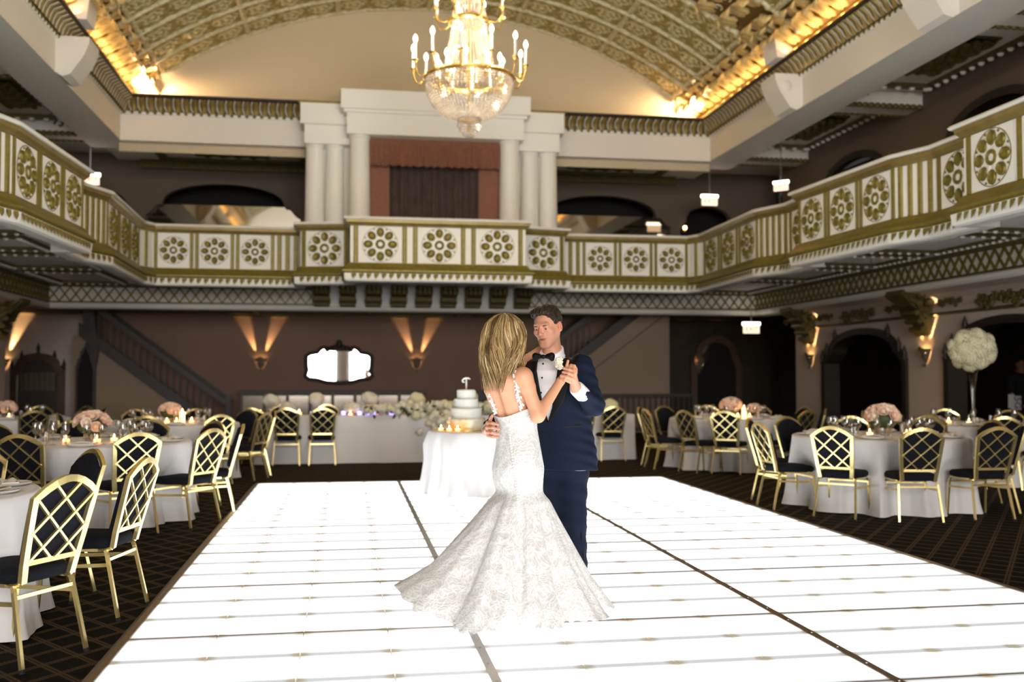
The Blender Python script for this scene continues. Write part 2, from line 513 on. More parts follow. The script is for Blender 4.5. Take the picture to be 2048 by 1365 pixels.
wallbox('wall_entrance', -14, 17.5, YN - 0.2, YN, 0, 9.6, 'plaster', 'plain entrance wall behind the photographer')
wallbox('wall_outer_left', -14.2, -14, YN, 30, 0, 9.6, 'alcove')
wallbox('wall_outer_right', 17.5, 17.7, YN, 30, 0, 9.6, 'alcove')
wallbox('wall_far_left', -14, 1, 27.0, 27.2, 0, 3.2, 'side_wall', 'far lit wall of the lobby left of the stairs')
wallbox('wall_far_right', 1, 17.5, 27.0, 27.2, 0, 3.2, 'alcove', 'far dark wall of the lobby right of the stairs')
wallbox('wall_back', -6.4, 8.4, 25.8, 26.0, 0, 3.2, 'mauve_wall', 'brown wall with mirror and two sconces behind the head table')
# low ceiling under the rear gallery and the lobby
wallbox('ceiling_lobby', -14, 17.5, YL + .02, 27.2, 3.0, 3.2, 'gallery_wall', 'dim ceiling under the rear gallery')
for s in (-1, 1):
    xa, xb = sorted((X0 + s * DW, X0 + s * 15.7))
    wallbox('ceiling_aisle', xa, xb, YN, YL, 3.0, 3.2, 'alcove', 'dark ceiling of the side aisle')
    xa, xb = sorted((X0 + s * DL, X0 + s * 9.2))
    wallbox('floor_gallery', xa, xb, YN, 27.2, 3.42, 3.5, 'alcove')
wallbox('floor_gallery_back', X0 - 9, X0 + 9, YL, 27.2, 3.42, 3.5, 'alcove')
# mouldings where the back wall meets its ceiling
for i, (yy, zz) in enumerate(((25.74, 2.94), (24.9, 2.975))):
    struct(mk('trim_1', MB().box(X0 - 4.7, X0 + 4.7, yy, yy + .07, zz - .04, 3.0), 'gilt_dark'))
m = MB()
for k in range(3):
    xa = X0 - 3.9 + k * 2.7
    for (a, b, c, d_) in ((xa, xa + 2.3, 23.2, 23.32), (xa, xa + 2.3, 25.3, 25.42), (xa, xa + .12, 23.2, 25.42), (xa + 2.18, xa + 2.3, 23.2, 25.42)):
        m.box(a, b, c, d_, 2.93, 3.0)
struct(mk('trim_2', m, 'gilt_dark'), 'dark gilded frames on the ceiling above the head table')

# ------------------------------------------------------------------ balcony railing plan
def seg(d0, y0, d1, y1, kind, n=1):
    return (d0, y0, d1, y1, kind, n)


SIDE = [seg(5.42, 6.3, 5.42, 10.6, 'panel', 4), seg(5.42, 10.6, 5.72, 10.62, 'step'), seg(5.72, 10.62, 5.72, 11.65, 'panel', 1),
        seg(5.72, 11.65, 5.52, 12.25, 'flute'), seg(5.52, 12.25, 5.40, 14.9, 'panel', 3), seg(5.40, 14.9, 5.70, 14.92, 'step'),
        seg(5.70, 14.92, 5.72, 15.95, 'panel', 1), seg(5.72, 15.95, 5.48, 16.65, 'flute'), seg(5.48, 16.65, 5.58, 19.7, 'panel', 3),
        seg(5.58, 19.7, 5.40, 20.1, 'plain'), seg(5.40, 20.1, 3.10, 20.15, 'panel', 3), seg(3.10, 20.15, 2.62, 20.15, 'flute'),
        seg(2.62, 20.15, 2.58, 19.45, 'step'), seg(2.58, 19.45, 1.66, 19.25, 'panelf', 1), seg(1.66, 19.25, 1.64, 18.6, 'step')]
CENTRE = [seg(1.64, 18.6, -1.64, 18.55, 'panel', 3)]
XC = X0
segs = [(XC + a, b, XC + c, d, k, n) for a, b, c, d, k, n in SIDE] + [(XC + a, b, XC + c, 18.58, k, n) for a, b, c, d, k, n in CENTRE]
segs += [(XC - c, d, XC - a, b, k, n) for a, b, c, d, k, n in reversed(SIDE)]
PATH = [(segs[0][0], segs[0][1])] + [(s[2], s[3]) for s in segs]
rail = thing('balcony_railing', 'cream and gilt balcony railing with rosette panels around the hall', None, (0, 0, 0), kind='structure')
ZP = 3.85
mk('rail_wall', MB().sweep(PATH, [(-.14, 3.3), (0, 3.3), (0, 4.22), (-.14, 4.22)]), 'ivory', rail)
mk('base_moulding', MB().sweep(PATH, [(-.1, 3.30), (.11, 3.30), (.15, 3.33), (.15, 3.36), (.07, 3.43), (.03, 3.50), (-.1, 3.5)]), 'gilt', rail)
mk('base_fillet', MB().sweep(PATH, [(-.1, 3.15), (.06, 3.15), (.10, 3.17), (.105, 3.20), (.115, 3.302), (-.1, 3.302)]), 'ivory', rail)
mk('cap_moulding', MB().sweep(PATH, [(-.14, 4.19), (.025, 4.19), (.04, 4.215), (.075, 4.25), (.085, 4.30), (-.16, 4.30)]), 'bronze_cap', rail)
mk('cap_top', MB().sweep(PATH, [(-.18, 4.30), (.115, 4.30), (.13, 4.325), (.11, 4.35), (-.18, 4.355)]), 'ivory', rail)


def rosette(sz):
    m = MB(); k = sz / 0.70
    for i in range(8):
        a = i * PI / 4 + PI / 8 * 0
        cx, cz = math.cos(a) * .222 * k, math.sin(a) * .222 * k
        # cupped petal: rim ring with a hollow inside
        pr = [(0.0, .003), (.034, .005), (.058, .016), (.070, .028), (.078, .014), (.080, 0)]
        n = 10
        vs = []; fs = []
        for (r, h) in pr:
            for t in range(n):
                b = 2 * PI * t / n
                u, v_ = math.cos(b) * r * 1.12, math.sin(b) * r * .92
                vs.append(((cx + (u * math.cos(a) - v_ * math.sin(a)) * k), -h, (cz + (u * math.sin(a) + v_ * math.cos(a)) * k)))
        for q in range(len(pr) - 1):
            for t in range(n):
                fs.append((q * n + t, q * n + (t + 1) % n, (q + 1) * n + (t + 1) % n, (q + 1) * n + t))
        m.add(vs, fs)
        a2 = a + PI / 8
        m.sphere((math.cos(a2) * .298 * k, -.003, math.sin(a2) * .298 * k), .016 * k, 6, 4)
    pr = [(0, .010), (.045, .016), (.070, .037), (.088, .03), (.094, .0)]
    n = 14; vs = []; fs = []
    for (r, h) in pr:
        for t in range(n):
            b = 2 * PI * t / n; vs.append((math.cos(b) * r * k, -h, math.sin(b) * r * k))
    for q in range(len(pr) - 1):
        for t in range(n):
            fs.append((q * n + t, q * n + (t + 1) % n, (q + 1) * n + (t + 1) % n, (q + 1) * n + t))
    m.add(vs, fs)
    m.tube([(math.cos(2 * PI * t / 32) * .325 * k, -.002, math.sin(2 * PI * t / 32) * .325 * k) for t in range(32)], .006, 4, closed=True)
    return m


cache = {}


def panel_meshes(w_):
    w_ = round(w_, 2)
    if w_ not in cache:
        h = .335; x = w_ / 2
        p = MB().box(-x, x, -.012, .0, -h, h)
        # raised white star between petals
        n = 16; k = min(w_, .70) / .70
        vs = [(0, -.030, 0)] + [(math.cos(2 * PI * t / n + PI / 16 * 0) * (.155 if t % 2 == 0 else .20) * k, -.013 - (.012 if t % 2 else .006), math.sin(2 * PI * t / n) * (.135 if t % 2 == 0 else .20) * k) for t in range(n)]
        p.add(vs, [(0, t + 1, (t + 1) % n + 1) for t in range(n)])
        r_ = rosette(min(w_, .70))
        r_.v = [(a, b - .012, c) for a, b, c in r_.v]
        cache[w_] = (p.mesh('rosette_panel', 'ivory'), r_.mesh('rosette', 'gilt', 50))
    return cache[w_]


def strip_mesh(wd):
    key = ('s', round(wd, 3))
    if key not in cache:
        m = MB(); x = wd / 2
        m.prism([(-x, 0), (-x * .5, -.022), (x * .5, -.022), (x, 0)], .68, lambda u, v, q: (u, v, q - .34))
        cache[key] = m.mesh('gilt_strip', 'gilt')
    return cache[key]


def gilt_band(L):
    key = ('b', round(L, 3))
    if key not in cache:
        m = MB().box(-L / 2, L / 2, -.02, 0, -.375, -.345); m.box(-L / 2, L / 2, -.02, 0, .34, .365)
        cache[key] = m.mesh('gilt_band', 'gilt')
    return cache[key]


for (ax, ay, bx, by, kind, n) in segs:
    a = Vector((ax, ay)); b = Vector((bx, by)); L = (b - a).length; d = (b - a) / L
    ang = math.atan2(d.y, d.x) + PI           # local -y points into the hall
    nrm = Vector((-d.y, d.x))

    def put(me, name, t, off=0.0, parent=rail):
        q = a + d * t + nrm * off
        return link(name, me, parent, (q.x, q.y, ZP), (0, 0, ang))
    if kind in ('step', 'plain'):
        if L > .25: put(strip_mesh(.09), 'gilt_strip', L / 2)
        continue
    put(gilt_band(L), 'gilt_band', L / 2)
    if kind == 'flute':
        k = max(3, round(L / .145))
        for i in range(k): put(strip_mesh(.085), 'gilt_strip', (i + .5) * L / k)
        continue
    t0 = 0
    LL = L
    if kind == 'panelf': LL = L
    pitch = LL / n
    wp = min(.70, pitch - .20)
    for i in range(n):
        pm_, rm_ = panel_meshes(wp)
        o = put(pm_, 'rosette_panel', t0 + (i + .5) * pitch)
        link('rosette', rm_, o)
    sw = max(.05, min(.085, (pitch - wp) / 2 - .03))
    for i in range(n + 1):
        for e in (-1, 1):
            t = t0 + i * pitch + e * (pitch - wp) / 4
            if 0.03 < t < L - 0.03: put(strip_mesh(sw), 'gilt_strip', t)


def studs(path, pitch, off, z, fn, name, mat, parent, smooth=True):
    """small repeated ornaments along a moulding, joined"""
    m = MB()
    for i in range(len(path) - 1):
        a = Vector(path[i]); b = Vector(path[i + 1]); L = (b - a).length
        if L < .02: continue
        d = (b - a) / L; nr = Vector((-d.y, d.x)); n = max(1, round(L / pitch))
        for k in range(n):
            q = a + d * ((k + .5) * L / n) + nr * off
            m.M = Matrix.Translation((q.x, q.y, z)) @ Matrix.Rotation(math.atan2(d.y, d.x) + PI, 4, 'Z')
            fn(m)
    m.M = None
    o = mk(name, m, mat, parent, smooth=smooth); o['kind'] = 'stuff'
    return o


def dart(m):
    m.add([(-.055, -.005, .06), (.055, -.005, .06), (.03, -.03, .0), (-.02, -.035, -.055), (-.045, -.02, .0), (0, -.045, .03)],
          [(0, 4, 5), (4, 3, 5), (3, 2, 5), (2, 1, 5), (1, 0, 5)])


studs(PATH, .135, .10, 3.245, dart, 'leaf_dart_row', 'gilt', rail)

# soffit of the balcony
outer = [(X0 - DL, 6.3), (X0 - DL, YL), (X0 + DL, YL), (X0 + DL, 6.3)]
poly = PATH + outer
tri = geometry.tessellate_polygon([[Vector((p[0], p[1], 0)) for p in poly]])
m = MB().add([(p[0], p[1], 3.42) for p in poly], [tuple(t) for t in tri])
struct(mk('ceiling_balcony_soffit', m, 'soffit'), 'pale underside of the balcony with gilded coffers')
sof = bpy.data.objects['ceiling_balcony_soffit']


def egg(m):
    m.sphere((0, -.02, 0), .05, 8, 5, (.95, .7, 1.1))


def frame(x0, x1, y0, y1, z, wd, h, mat, parent, name='coffer_frame', stud=True):
    m = MB()
    m.box(x0, x1, y0, y0 + wd, z - h, z); m.box(x0, x1, y1 - wd, y1, z - h, z)
    m.box(x0, x0 + wd, y0 + wd, y1 - wd, z - h, z); m.box(x1 - wd, x1, y0 + wd, y1 - wd, z - h, z)
    o = mk(name, m, mat, parent)
    if stud:
        q = MB(); e = wd * .5
        for (a, b, c, d_) in ((x0, y0 + e, x1, y0 + e), (x0, y1 - e, x1, y1 - e), (x0 + e, y0, x0 + e, y1), (x1 - e, y0, x1 - e, y1)):
            L = math.hypot(c - a, d_ - b); n = int(L / (wd * 1.35))
            for k in range(n):
                t = (k + .5) / n
                q.sphere((a + (c - a) * t, b + (d_ - b) * t, z - h), wd * .36, 6, 4, (1, 1, .8))
        s2 = mk('bead_row', q, 'ivory' if mat == 'gilt_dark' else 'gilt', o, smooth=True); s2['kind'] = 'stuff'
    return o


for s in (-1, 1):
    for (ya, yb, da, db) in ((7.2, 10.2, 5.95, 7.7), (10.7, 12.3, 6.25, 7.7), (12.7, 14.7, 5.95, 7.7), (15.1, 16.6, 6.25, 7.7), (17.1, 19.3, 6.1, 7.7), (19.9, 22.3, 6.3, 7.7)):
        xa, xb = sorted((X0 + s * da, X0 + s * db))
        frame(xa, xb, ya, yb, 3.42, .11, .05, 'gilt_dark', sof)
    for (da, db) in ((2.9, 4.4), (4.6, 6.0)):
        xa, xb = sorted((X0 + s * da, X0 + s * db))
        frame(xa, xb, 20.7, 22.4, 3.42, .10, .05, 'gilt_dark', sof)

# ------------------------------------------------------------------ lattice beams
LP = [(X0 + DL, 6.3), (X0 + DL, YL), (X0 - DL, YL), (X0 - DL, 6.3)]
lat = thing('lattice_beam', 'cream beam with gilded diagonal lattice below the balcony', None, kind='structure')
mk('beam_body', MB().sweep(LP, [(-.5, 2.98), (0, 2.98), (0, 3.43), (-.5, 3.43)]), 'plaster', lat)
mk('beam_ledge', MB().sweep(LP, [(-.5, 2.88), (.02, 2.88), (.06, 2.92), (.06, 2.975), (.01, 2.985), (-.5, 2.985)]), 'plaster', lat)
for (za, zb) in ((3.0, 3.035), (3.34, 3.43)):
    mk('gilt_rail', MB().sweep(LP, [(0, za), (.03, za), (.03, zb), (0, zb)]), 'gilt_dark', lat)
m = MB()
for i in range(3):
    a = Vector(LP[i]); b = Vector(LP[i + 1]); L = (b - a).length; d = (b - a) / L; nr = Vector((-d.y, d.x))
    n = round(L / .225); w_ = L / n
    for k in range(n):
        if i == 1 and abs(k + .5 - n / 2) * w_ < 2.45: continue
        for (t0, t1) in ((k, k + 1), (k + 1, k)):
            p = a + d * (t0 * w_) + nr * .012; q = a + d * (t1 * w_) + nr * .012
            m.bar((p.x, p.y, 3.035), (q.x, q.y, 3.34), .030, .040, (nr.x, nr.y, 0))
o = mk('lattice_bars', m, 'gilt', lat); o['kind'] = 'stuff'
# plain white centre with carved consoles
mk('console_wall', MB().box(X0 - 2.4, X0 + 2.4, YL - .12, YL, 2.98, 3.42), 'ivory', lat)
con = MB()
prof = [(0, 0), (0, .46), (.62, .46), (.66, .40), (.58, .34), (.60, .26), (.46, .20), (.44, .12), (.26, .10), (.24, .02), (.1, 0)]
con.prism(prof, .34, lambda u, v, q: (q - .17, -u, v - .46))
con.tube([(-.19, -.5, -.12), (.19, -.5, -.12)], .07, 10); con.tube([(-.19, -.24, -.34), (.19, -.24, -.34)], .06, 10)
for e in (-.1, 0, .1): con.box(e - .02, e + .02, -.68, -.55, -.2, -.02)
con_me = con.mesh('console', 'gilt_dark')
for k in range(7):
    link('console', con_me, lat, (X0 - 1.68 + k * .56, YL - .1, 3.42))
for s in (-1, 1):
    link('console', con_me, lat, (X0 + s * 2.25, YL - .1, 3.42))

# ------------------------------------------------------------------ upper beam, cornice, vault
DU = 6.22; YU = 21.0
UP = [(X0 + DU, 2.0), (X0 + DU, YU), (X0 - DU, YU), (X0 - DU, 2.0)]
ub = thing('trim_upper_beam', 'broad white beam below the gilded cornice of the vault', None, kind='structure')
mk('beam_body', MB().sweep(UP, [(-.75, 6.17), (0, 6.17), (0, 6.74), (-.75, 6.74)]), 'plaster', ub)
cn = thing('trim_cornice', 'gilded leaf cornice running around the foot of the vault', None, kind='structure')
mk('cornice_cove', MB().sweep(UP, [(0, 6.76), (.05, 6.76), (.07, 6.80), (.09, 6.88), (.15, 6.95), (.25, 7.0), (0, 7.0)]), 'gilt_dark', cn)
mk('cornice_fillet', MB().sweep(UP, [(0, 6.99), (.27, 6.99), (.30, 7.02), (.30, 7.06), (0, 7.06)]), 'dark_wood', cn)
mk('cornice_bead', MB().sweep(UP, [(0, 6.70), (.04, 6.70), (.05, 6.73), (.04, 6.765), (0, 6.765)]), 'ivory', cn)


def rib(m):
    m.grid(lambda u, v: (-.045 + .115 * u, (-.075, -.10, -.15, -.26)[round(v * 3)] - .035 * math.sin(PI * u), (-.12, -.04, .05, .115)[round(v * 3)] - .02 * math.sin(PI * u)), 5, 3)


UPc = [(X0 + DU, 5.0), (X0 + DU, YU - .1), (X0 - DU, YU - .1), (X0 - DU, 5.0)]
studs([(X0 + DU, 5), (X0 + DU, YU)], .17, 0, 6.88, rib, 'cornice_leaf_row', 'bronze_cap', cn)
studs([(X0 + DU, YU), (X0 - DU, YU)], .17, 0, 6.88, rib, 'cornice_leaf_row', 'bronze_cap', cn)
studs([(X0 - DU, YU), (X0 - DU, 5)], .17, 0, 6.88, rib, 'cornice_leaf_row', 'bronze_cap', cn)


def wrib(m):
    m.tube([(-.03, -.065, -.12), (-.065, -.095, -.05), (-.07, -.14, .04), (-.045, -.25, .10)], .010, 5)


for pth in ([(X0 + DU, 5), (X0 + DU, YU)], [(X0 + DU, YU), (X0 - DU, YU)], [(X0 - DU, YU), (X0 - DU, 5)]):
    studs(pth, .17, .02, 6.88, wrib, 'cornice_rib_row', 'ivory', cn)
    studs(pth, .15, .04, 6.735, lambda m: m.sphere((0, 0, 0), .034, 6, 4, (1.3, .8, 1)), 'cornice_bead_row', 'gilt', cn)

VA, VZ, VR = 6.30, 7.05, 2.28
RAD = (VA * VA + VR * VR) / (2 * VR); CZ = VZ + VR - RAD
HALF = math.asin(VA / RAD)
YV = 21.25


def vp(ang, y, inset=0.0):
    r = RAD - inset
    return (X0 + r * math.sin(ang), y, CZ + r * math.cos(ang))


# lunette wall
pts = [vp(-HALF + 2 * HALF * k / 40, YV) for k in range(41)]
m = MB().add([(p[0], YV, p[2]) for p in pts] + [(X0 + VA, YV, 6.0), (X0 - VA, YV, 6.0)],
             [tuple(t) for t in geometry.tessellate_polygon([[Vector((p[0], p[2], 0)) for p in pts] + [Vector((X0 + VA, 6.0, 0)), Vector((X0 - VA, 6.0, 0))]])])
struct(mk('wall_lunette', m, 'lunette'), 'plain cream half-round wall under the vault')
vault = thing('ceiling_vault', 'gilded barrel vault with coffers and acanthus leaves', None, kind='structure')
m = MB().grid(lambda u, v: vp(-HALF + 2 * HALF * u, YN + (YV - YN) * v), 48, 4)
mk('vault_shell', m, 'vault_ground', vault, smooth=True)

LEAFA = 0.105                    # angle of the leafy foot
NC = 6
da = 2 * (HALF - LEAFA) / NC
bays = [(YV - .02, 17.25, 5), (15.85, 12.75, 4), (11.35, 8.25, 4)]


def coffer(dy):
    nu, nv = 46, 18
    Lx, Ly = RAD * da, dy
    vs = []; rel = []
    for j in range(nv + 1):
        for i in range(nu + 1):
            u, v = i / nu, j / nv
            a = (u - .5) * (da * .95); y = (v - .5) * dy * .86
            x = (u - .5) * Lx
            # three rosettes joined by running scrolls
            h = 0
            for c in (-.66, 0, .66):
                dx, dy_ = x - c, y
                rr = math.hypot(dx, dy_); th = math.atan2(dy_, dx)
                h = max(h, math.exp(-((rr - .17 - .035 * math.cos(5 * th)) / .035) ** 2), math.exp(-(rr / .07) ** 2),
                        .8 * math.exp(-((rr - .27) / .028) ** 2) * (.5 + .5 * math.cos(3 * th + 7 * rr)))
            h = max(h, .55 * max(0, math.sin(23 * x + 6 * math.sin(9 * y)) * math.sin(21 * y)))
            r = RAD - .02 - .055 * h
            vs.append((r * math.sin(a), y, r * math.cos(a))); rel.append(h)
    m = MB(); k = nu + 1
    m.add(vs, [(j * k + i, j * k + i + 1, (j + 1) * k + i + 1, (j + 1) * k + i) for j in range(nv) for i in range(nu)])
    me = m.mesh('coffer_panel', 'coffer_relief', True)
    at = me.attributes.new('relief', 'FLOAT', 'POINT'); at.data.foreach_set('value', rel)
    return me


for (ya, yb, nr_) in bays:
    dy = (ya - yb) / nr_
    cm = coffer(dy)
    for r_ in range(nr_):
        yc = ya - (r_ + .5) * dy
        for c in range(NC):
            a = -HALF + LEAFA + (c + .5) * da
            link('coffer_panel', cm, vault, (X0, yc, CZ), (0, a, 0))
    # ribs along the arch
    for r_ in range(nr_ + 1):
        y = ya - r_ * dy
        m = MB().grid(lambda u, v: [vp(-HALF + LEAFA * .8 + 2 * (HALF - LEAFA * .8) * u, y + q[0], q[1]) for q in [((-.05, 0), (-.05, .05), (-.02, .085), (.02, .085), (.05, .05), (.05, 0))[round(v * 5)]]][0], 60, 5)
        mk('arch_rib', m, 'coffer_rib', vault)
    # ribs along the depth, cut between the arch ribs
    for c in range(NC + 1):
        a = -HALF + LEAFA + c * da
        for r_ in range(nr_):
            y1, y0 = ya - r_ * dy - .06, ya - (r_ + 1) * dy + .06
            wd = .055 / RAD
            m = MB().grid(lambda u, v: vp(a + (-wd, -wd, 0, wd, wd)[round(u * 4)], y0 + (y1 - y0) * v, (0, .05, .075, .05, 0)[round(u * 4)]), 4, 1)
            mk('depth_rib', m, 'coffer_rib', vault)


def leaf_mesh(L, W, curl, name='acanthus_leaf'):
    """lobed leaf lying in its y direction, tip curled forward (+z)"""
    nu, nv = 8, 10; vs = []; rel = []
    for j in range(nv + 1):
        v = j / nv
        wd = W * (math.sin(PI * (0.12 + .80 * v)) ** .8) * (1 + .22 * math.sin(v * 5 * PI))
        th = curl * max(0, v - .45) / .55
        # spine
        if v < .45: sy, sz = L * v, .10 * L * math.sin(PI * v)
        else:
            rr = L * .55 / max(curl, .01)
            sy = L * .45 + rr * math.sin(th); sz = .10 * L * math.sin(PI * .45) + rr * (1 - math.cos(th))
        for i in range(nu + 1):
            u = i / nu * 2 - 1
            ridge = .35 * abs(math.cos(u * 3 * PI / 2)) * (1 - v * .5)
            vs.append((u * wd, sy - .25 * L * u * u * (1 - v) * .3, sz + W * .35 * (ridge - u * u * .6)))
            rel.append(min(1, .15 + ridge * 2 + v * .35))
    m = MB(); k = nu + 1
    m.add(vs, [(j * k + i, j * k + i + 1, (j + 1) * k + i + 1, (j + 1) * k + i) for j in range(nv) for i in range(nu)])
    me = m.mesh(name, 'leaf_relief', True)
    at = me.attributes.new('relief', 'FLOAT', 'POINT'); at.data.foreach_set('value', rel)
    return me


lf1, lf2, lf3 = leaf_mesh(.46, .20, 3.6), leaf_mesh(.60, .19, 2.6), leaf_mesh(.5, .22, 3.0)
scroll = MB()
scroll.tube([(math.cos(t * .55) * .012 * (14 - t), math.sin(t * .55) * .012 * (14 - t), .03 + .004 * t) for t in range(13)], [.035 - .0016 * t for t in range(13)], 6)
scroll_me = scroll.mesh('scroll', 'coffer_rib', True)


def on_vault(me, name, ang, y, twist=0.0, inset=.02, sc=1.0, parent=None):
    """local +z into the hall, local +y up the flank (towards the crown)"""
    nz = Vector((-math.sin(ang), 0, -math.cos(ang)))
    s = 1 if ang > 0 else -1
    ty = Vector((-math.cos(ang) * s, 0, math.sin(ang) * s))
    tx = ty.cross(nz)
    M = Matrix((tx, ty, nz)).transposed().to_4x4()
    M = Matrix.Translation(vp(ang, y, inset)) @ M @ Matrix.Rotation(twist, 4, 'Z') @ Matrix.Scale(sc, 4)
    o = bpy.data.objects.new(name, me); COL.objects.link(o); o.parent = parent or vault
    o.matrix_local = M
    return o


for s in (-1, 1):
    k = 0
    y = YV - .2
    while y > 7.5:
        if True:
            on_vault(lf1, 'acanthus_leaf', s * (HALF - .002), y, 0, .03, 1.0)
            on_vault(lf2, 'acanthus_leaf', s * (HALF - .034), y + .21, .1 * (-1) ** k, .02, 1.1)
            on_vault(lf3, 'acanthus_leaf', s * (HALF - .072), y, .15 * (-1) ** k, .02, .8)
            on_vault(scroll_me, 'scroll', s * (HALF - .108), y + .21, k, .03, .6)
        y -= .42; k += 1
    # transverse leafy arches
for yc in (16.55, 12.05):
    n = 26
    for k in range(n):
        a = -HALF + .06 + (2 * HALF - .12) * (k + .5) / n
        for e in (-.42, 0, .42):
            on_vault(lf3, 'acanthus_leaf', a, yc + e, e * 1.2, .03, .95 if e else 1.1)
        for e in (-.2, .2):
            if k % 2: on_vault(scroll_me, 'scroll', a, yc + e, k, .06, .6)
    for e in (-.7, .7):
        m = MB()
        for q in range(60):
            a = -HALF + .05 + (2 * HALF - .1) * q / 59
            m.sphere(vp(a, yc + e, .05), .085, 6, 4, (1.15, .8, .8))
        o = mk('rope_rib', m, 'coffer_rib', vault, smooth=True)

# bracket blocks on the upper beam and pedestals above the cornice
br = MB()
prof = [(0, .02), (0, .60), (.5, .60), (.5, .5), (.42, .30), (.30, .12), (.22, .0), (.1, -.04)]
br.prism(prof, .62, lambda u, v, q: (-u, q - .31, v))
br_me = br.mesh('bracket', 'plaster')
bm_ = MB(); bm_.lathe([(0, .02), (.07, .02), (.10, .0)], 16)
boss_me = bm_.mesh('boss', 'plaster', True)
for s in (-1, 1):
    for y in (16.75, 12.15, 7.7):
        o = link('bracket', br_me, ub, (X0 + s * DU, y, 6.15), (0, 0, 0 if s > 0 else PI))
        o2 = link('boss', boss_me, o, (-.28, -.31, .38), (R(90), 0, 0))
        m = MB().prism([(0, 0), (.42, 0), (.46, .36), (.05, .36)], .52, lambda u, v, q: (-u * 1.0, q - .26, v))
        mk('pedestal', m, 'ivory', ub, (X0 + s * (DU - .02), y, 7.05), (0, 0, 0 if s > 0 else PI))

# ------------------------------------------------------------------ upper gallery: ceiling, beams, walls
gc = thing('ceiling_gallery', 'coffered grey ceiling over the upper gallery', None, kind='structure')
for s in (-1, 1):
    xa, xb = sorted((X0 + s * (DU + .7), X0 + s * 9.2))
    mk('ceiling_slab', MB().box(xa, xb, YN, 24.6, 6.55, 6.65), 'plaster', gc)
mk('ceiling_slab', MB().box(X0 - DU - .7, X0 + DU + .7, YU + .7, 24.6, 6.40, 6.5), 'plaster', gc)
for s in (-1, 1):
    for yb in (21.3, 16.75, 12.15, 7.7):
        xa, xb = sorted((X0 + s * (DU + .7), X0 + s * DW))
        o = mk('cross_beam', MB().box(xa, xb, yb - .28, yb + .28, 6.26, 6.55), 'plaster', gc)
        q = MB()
        for yy in (yb - .27, yb + .27):
            for k in range(14):
                q.sphere((xa + (k + .5) * (xb - xa) / 14, yy, 6.27), .06, 7, 5, (1.2, .8, .9))
        s2 = mk('bead_row', q, 'gilt_dark', o, smooth=True); s2['kind'] = 'stuff'
        q = MB()
        xe = X0 + s * (DU + .62)
        for k in range(3):
            q.tube([(xe + s * (.22 + k * .16 + math.cos(t * .7) * .012 * (9 - t)), yb - .29, 6.44 + math.sin(t * .7) * .012 * (9 - t)) for t in range(9)], .022, 5)
        mk('scroll', q, 'gilt_dark', o, smooth=True)
    for ya, yb in ((17.35, 20.85), (12.75, 16.15), (8.3, 11.6)):
        xa, xb = sorted((X0 + s * (DU + .95), X0 + s * (DW - .05)))
        frame(xa, xb, ya, yb, 6.55, .17, .07, 'gilt_dark', gc)
        xa, xb = sorted((X0 + s * 7.45, X0 + s * 8.05))
        m = MB(); nx, ny = 12, 30
        yc0, yc1 = (ya + yb) / 2 - .85, (ya + yb) / 2 + .85
        m.grid(lambda u, v: (xa + (xb - xa) * u, yc0 + (yc1 - yc0) * v, 6.50 - .035 * (math.sin(u * 12) * math.sin(v * 31 + 2 * math.sin(u * 7)) + 1)), nx, ny)
        m.box(xa - .03, xb + .03, yc0 - .03, yc1 + .03, 6.52, 6.55)
        mk('ornament_panel', m, 'gilt_dark', gc)
for (xa, xb) in ((X0 - 5.6, X0 - 2.9), (X0 + 2.9, X0 + 5.6)):
    frame(xa - .3, xb + .3, 22.0, 23.7, 6.40, .16, .07, 'gilt_dark', gc, stud=False)
    m = MB(); xm = (xa + xb) / 2
    m.grid(lambda u, v: (xm - .8 + 1.6 * u, 22.6 + .5 * v, 6.36 - .03 * (math.sin(u * 30) * math.sin(v * 12) + 1)), 30, 10)
    m.box(xm - .83, xm + .83, 22.57, 23.13, 6.36, 6.4)
    mk('ornament_panel', m, 'gilt_dark', gc)
    struct(mk('trim_3', MB().box(xa - .8, xb + .8, 23.85, 24.0, 6.2, 6.4), 'gilt_dark'))


def arch_poly(w_, zs, za, n=16, z0=0.0, shoulders=True):
    """outline of an opening: width w_, spring zs, apex za, with stepped ogee shoulders"""
    h = w_ / 2; p = [(-h, z0), (-h, zs)]
    if shoulders:
        p += [(-h * .93, zs + (za - zs) * .10), (-h * .86, zs + (za - zs) * .30), (-h * .80, zs + (za - zs) * .32)]
        a0 = h * .78
    else: a0 = h
    top = [(-a0 * math.cos(PI * k / n), zs + (za - zs) * (.42 if shoulders else 0) + (za - zs) * (.58 if shoulders else 1) * math.sin(PI * k / n)) for k in range(n + 1)]
    p += top
    p += [(-a, b) for a, b in reversed(p[:len(p) - len(top)])]
    return p


def wall_with_openings(name, axis, c, t, u0, u1, z0, z1, ops, mat, parent=None, label=None):
    """wall in plane axis=c; ops: list of (centre u, outline) cut from its foot"""
    pts = [(u0, z0)]
    for uc, pl in sorted(ops, key=lambda e: e[0]):
        pts += [(uc + a, b) for a, b in pl]
    pts += [(u1, z0), (u1, z1), (u0, z1)]
    fr = (lambda u, v, q: (c + q, u, v)) if axis == 'x' else (lambda u, v, q: (u, c + q, v))
    o = mk(name, MB().prism(pts, t, fr), mat, parent)
    return struct(o, label) if parent is None else o


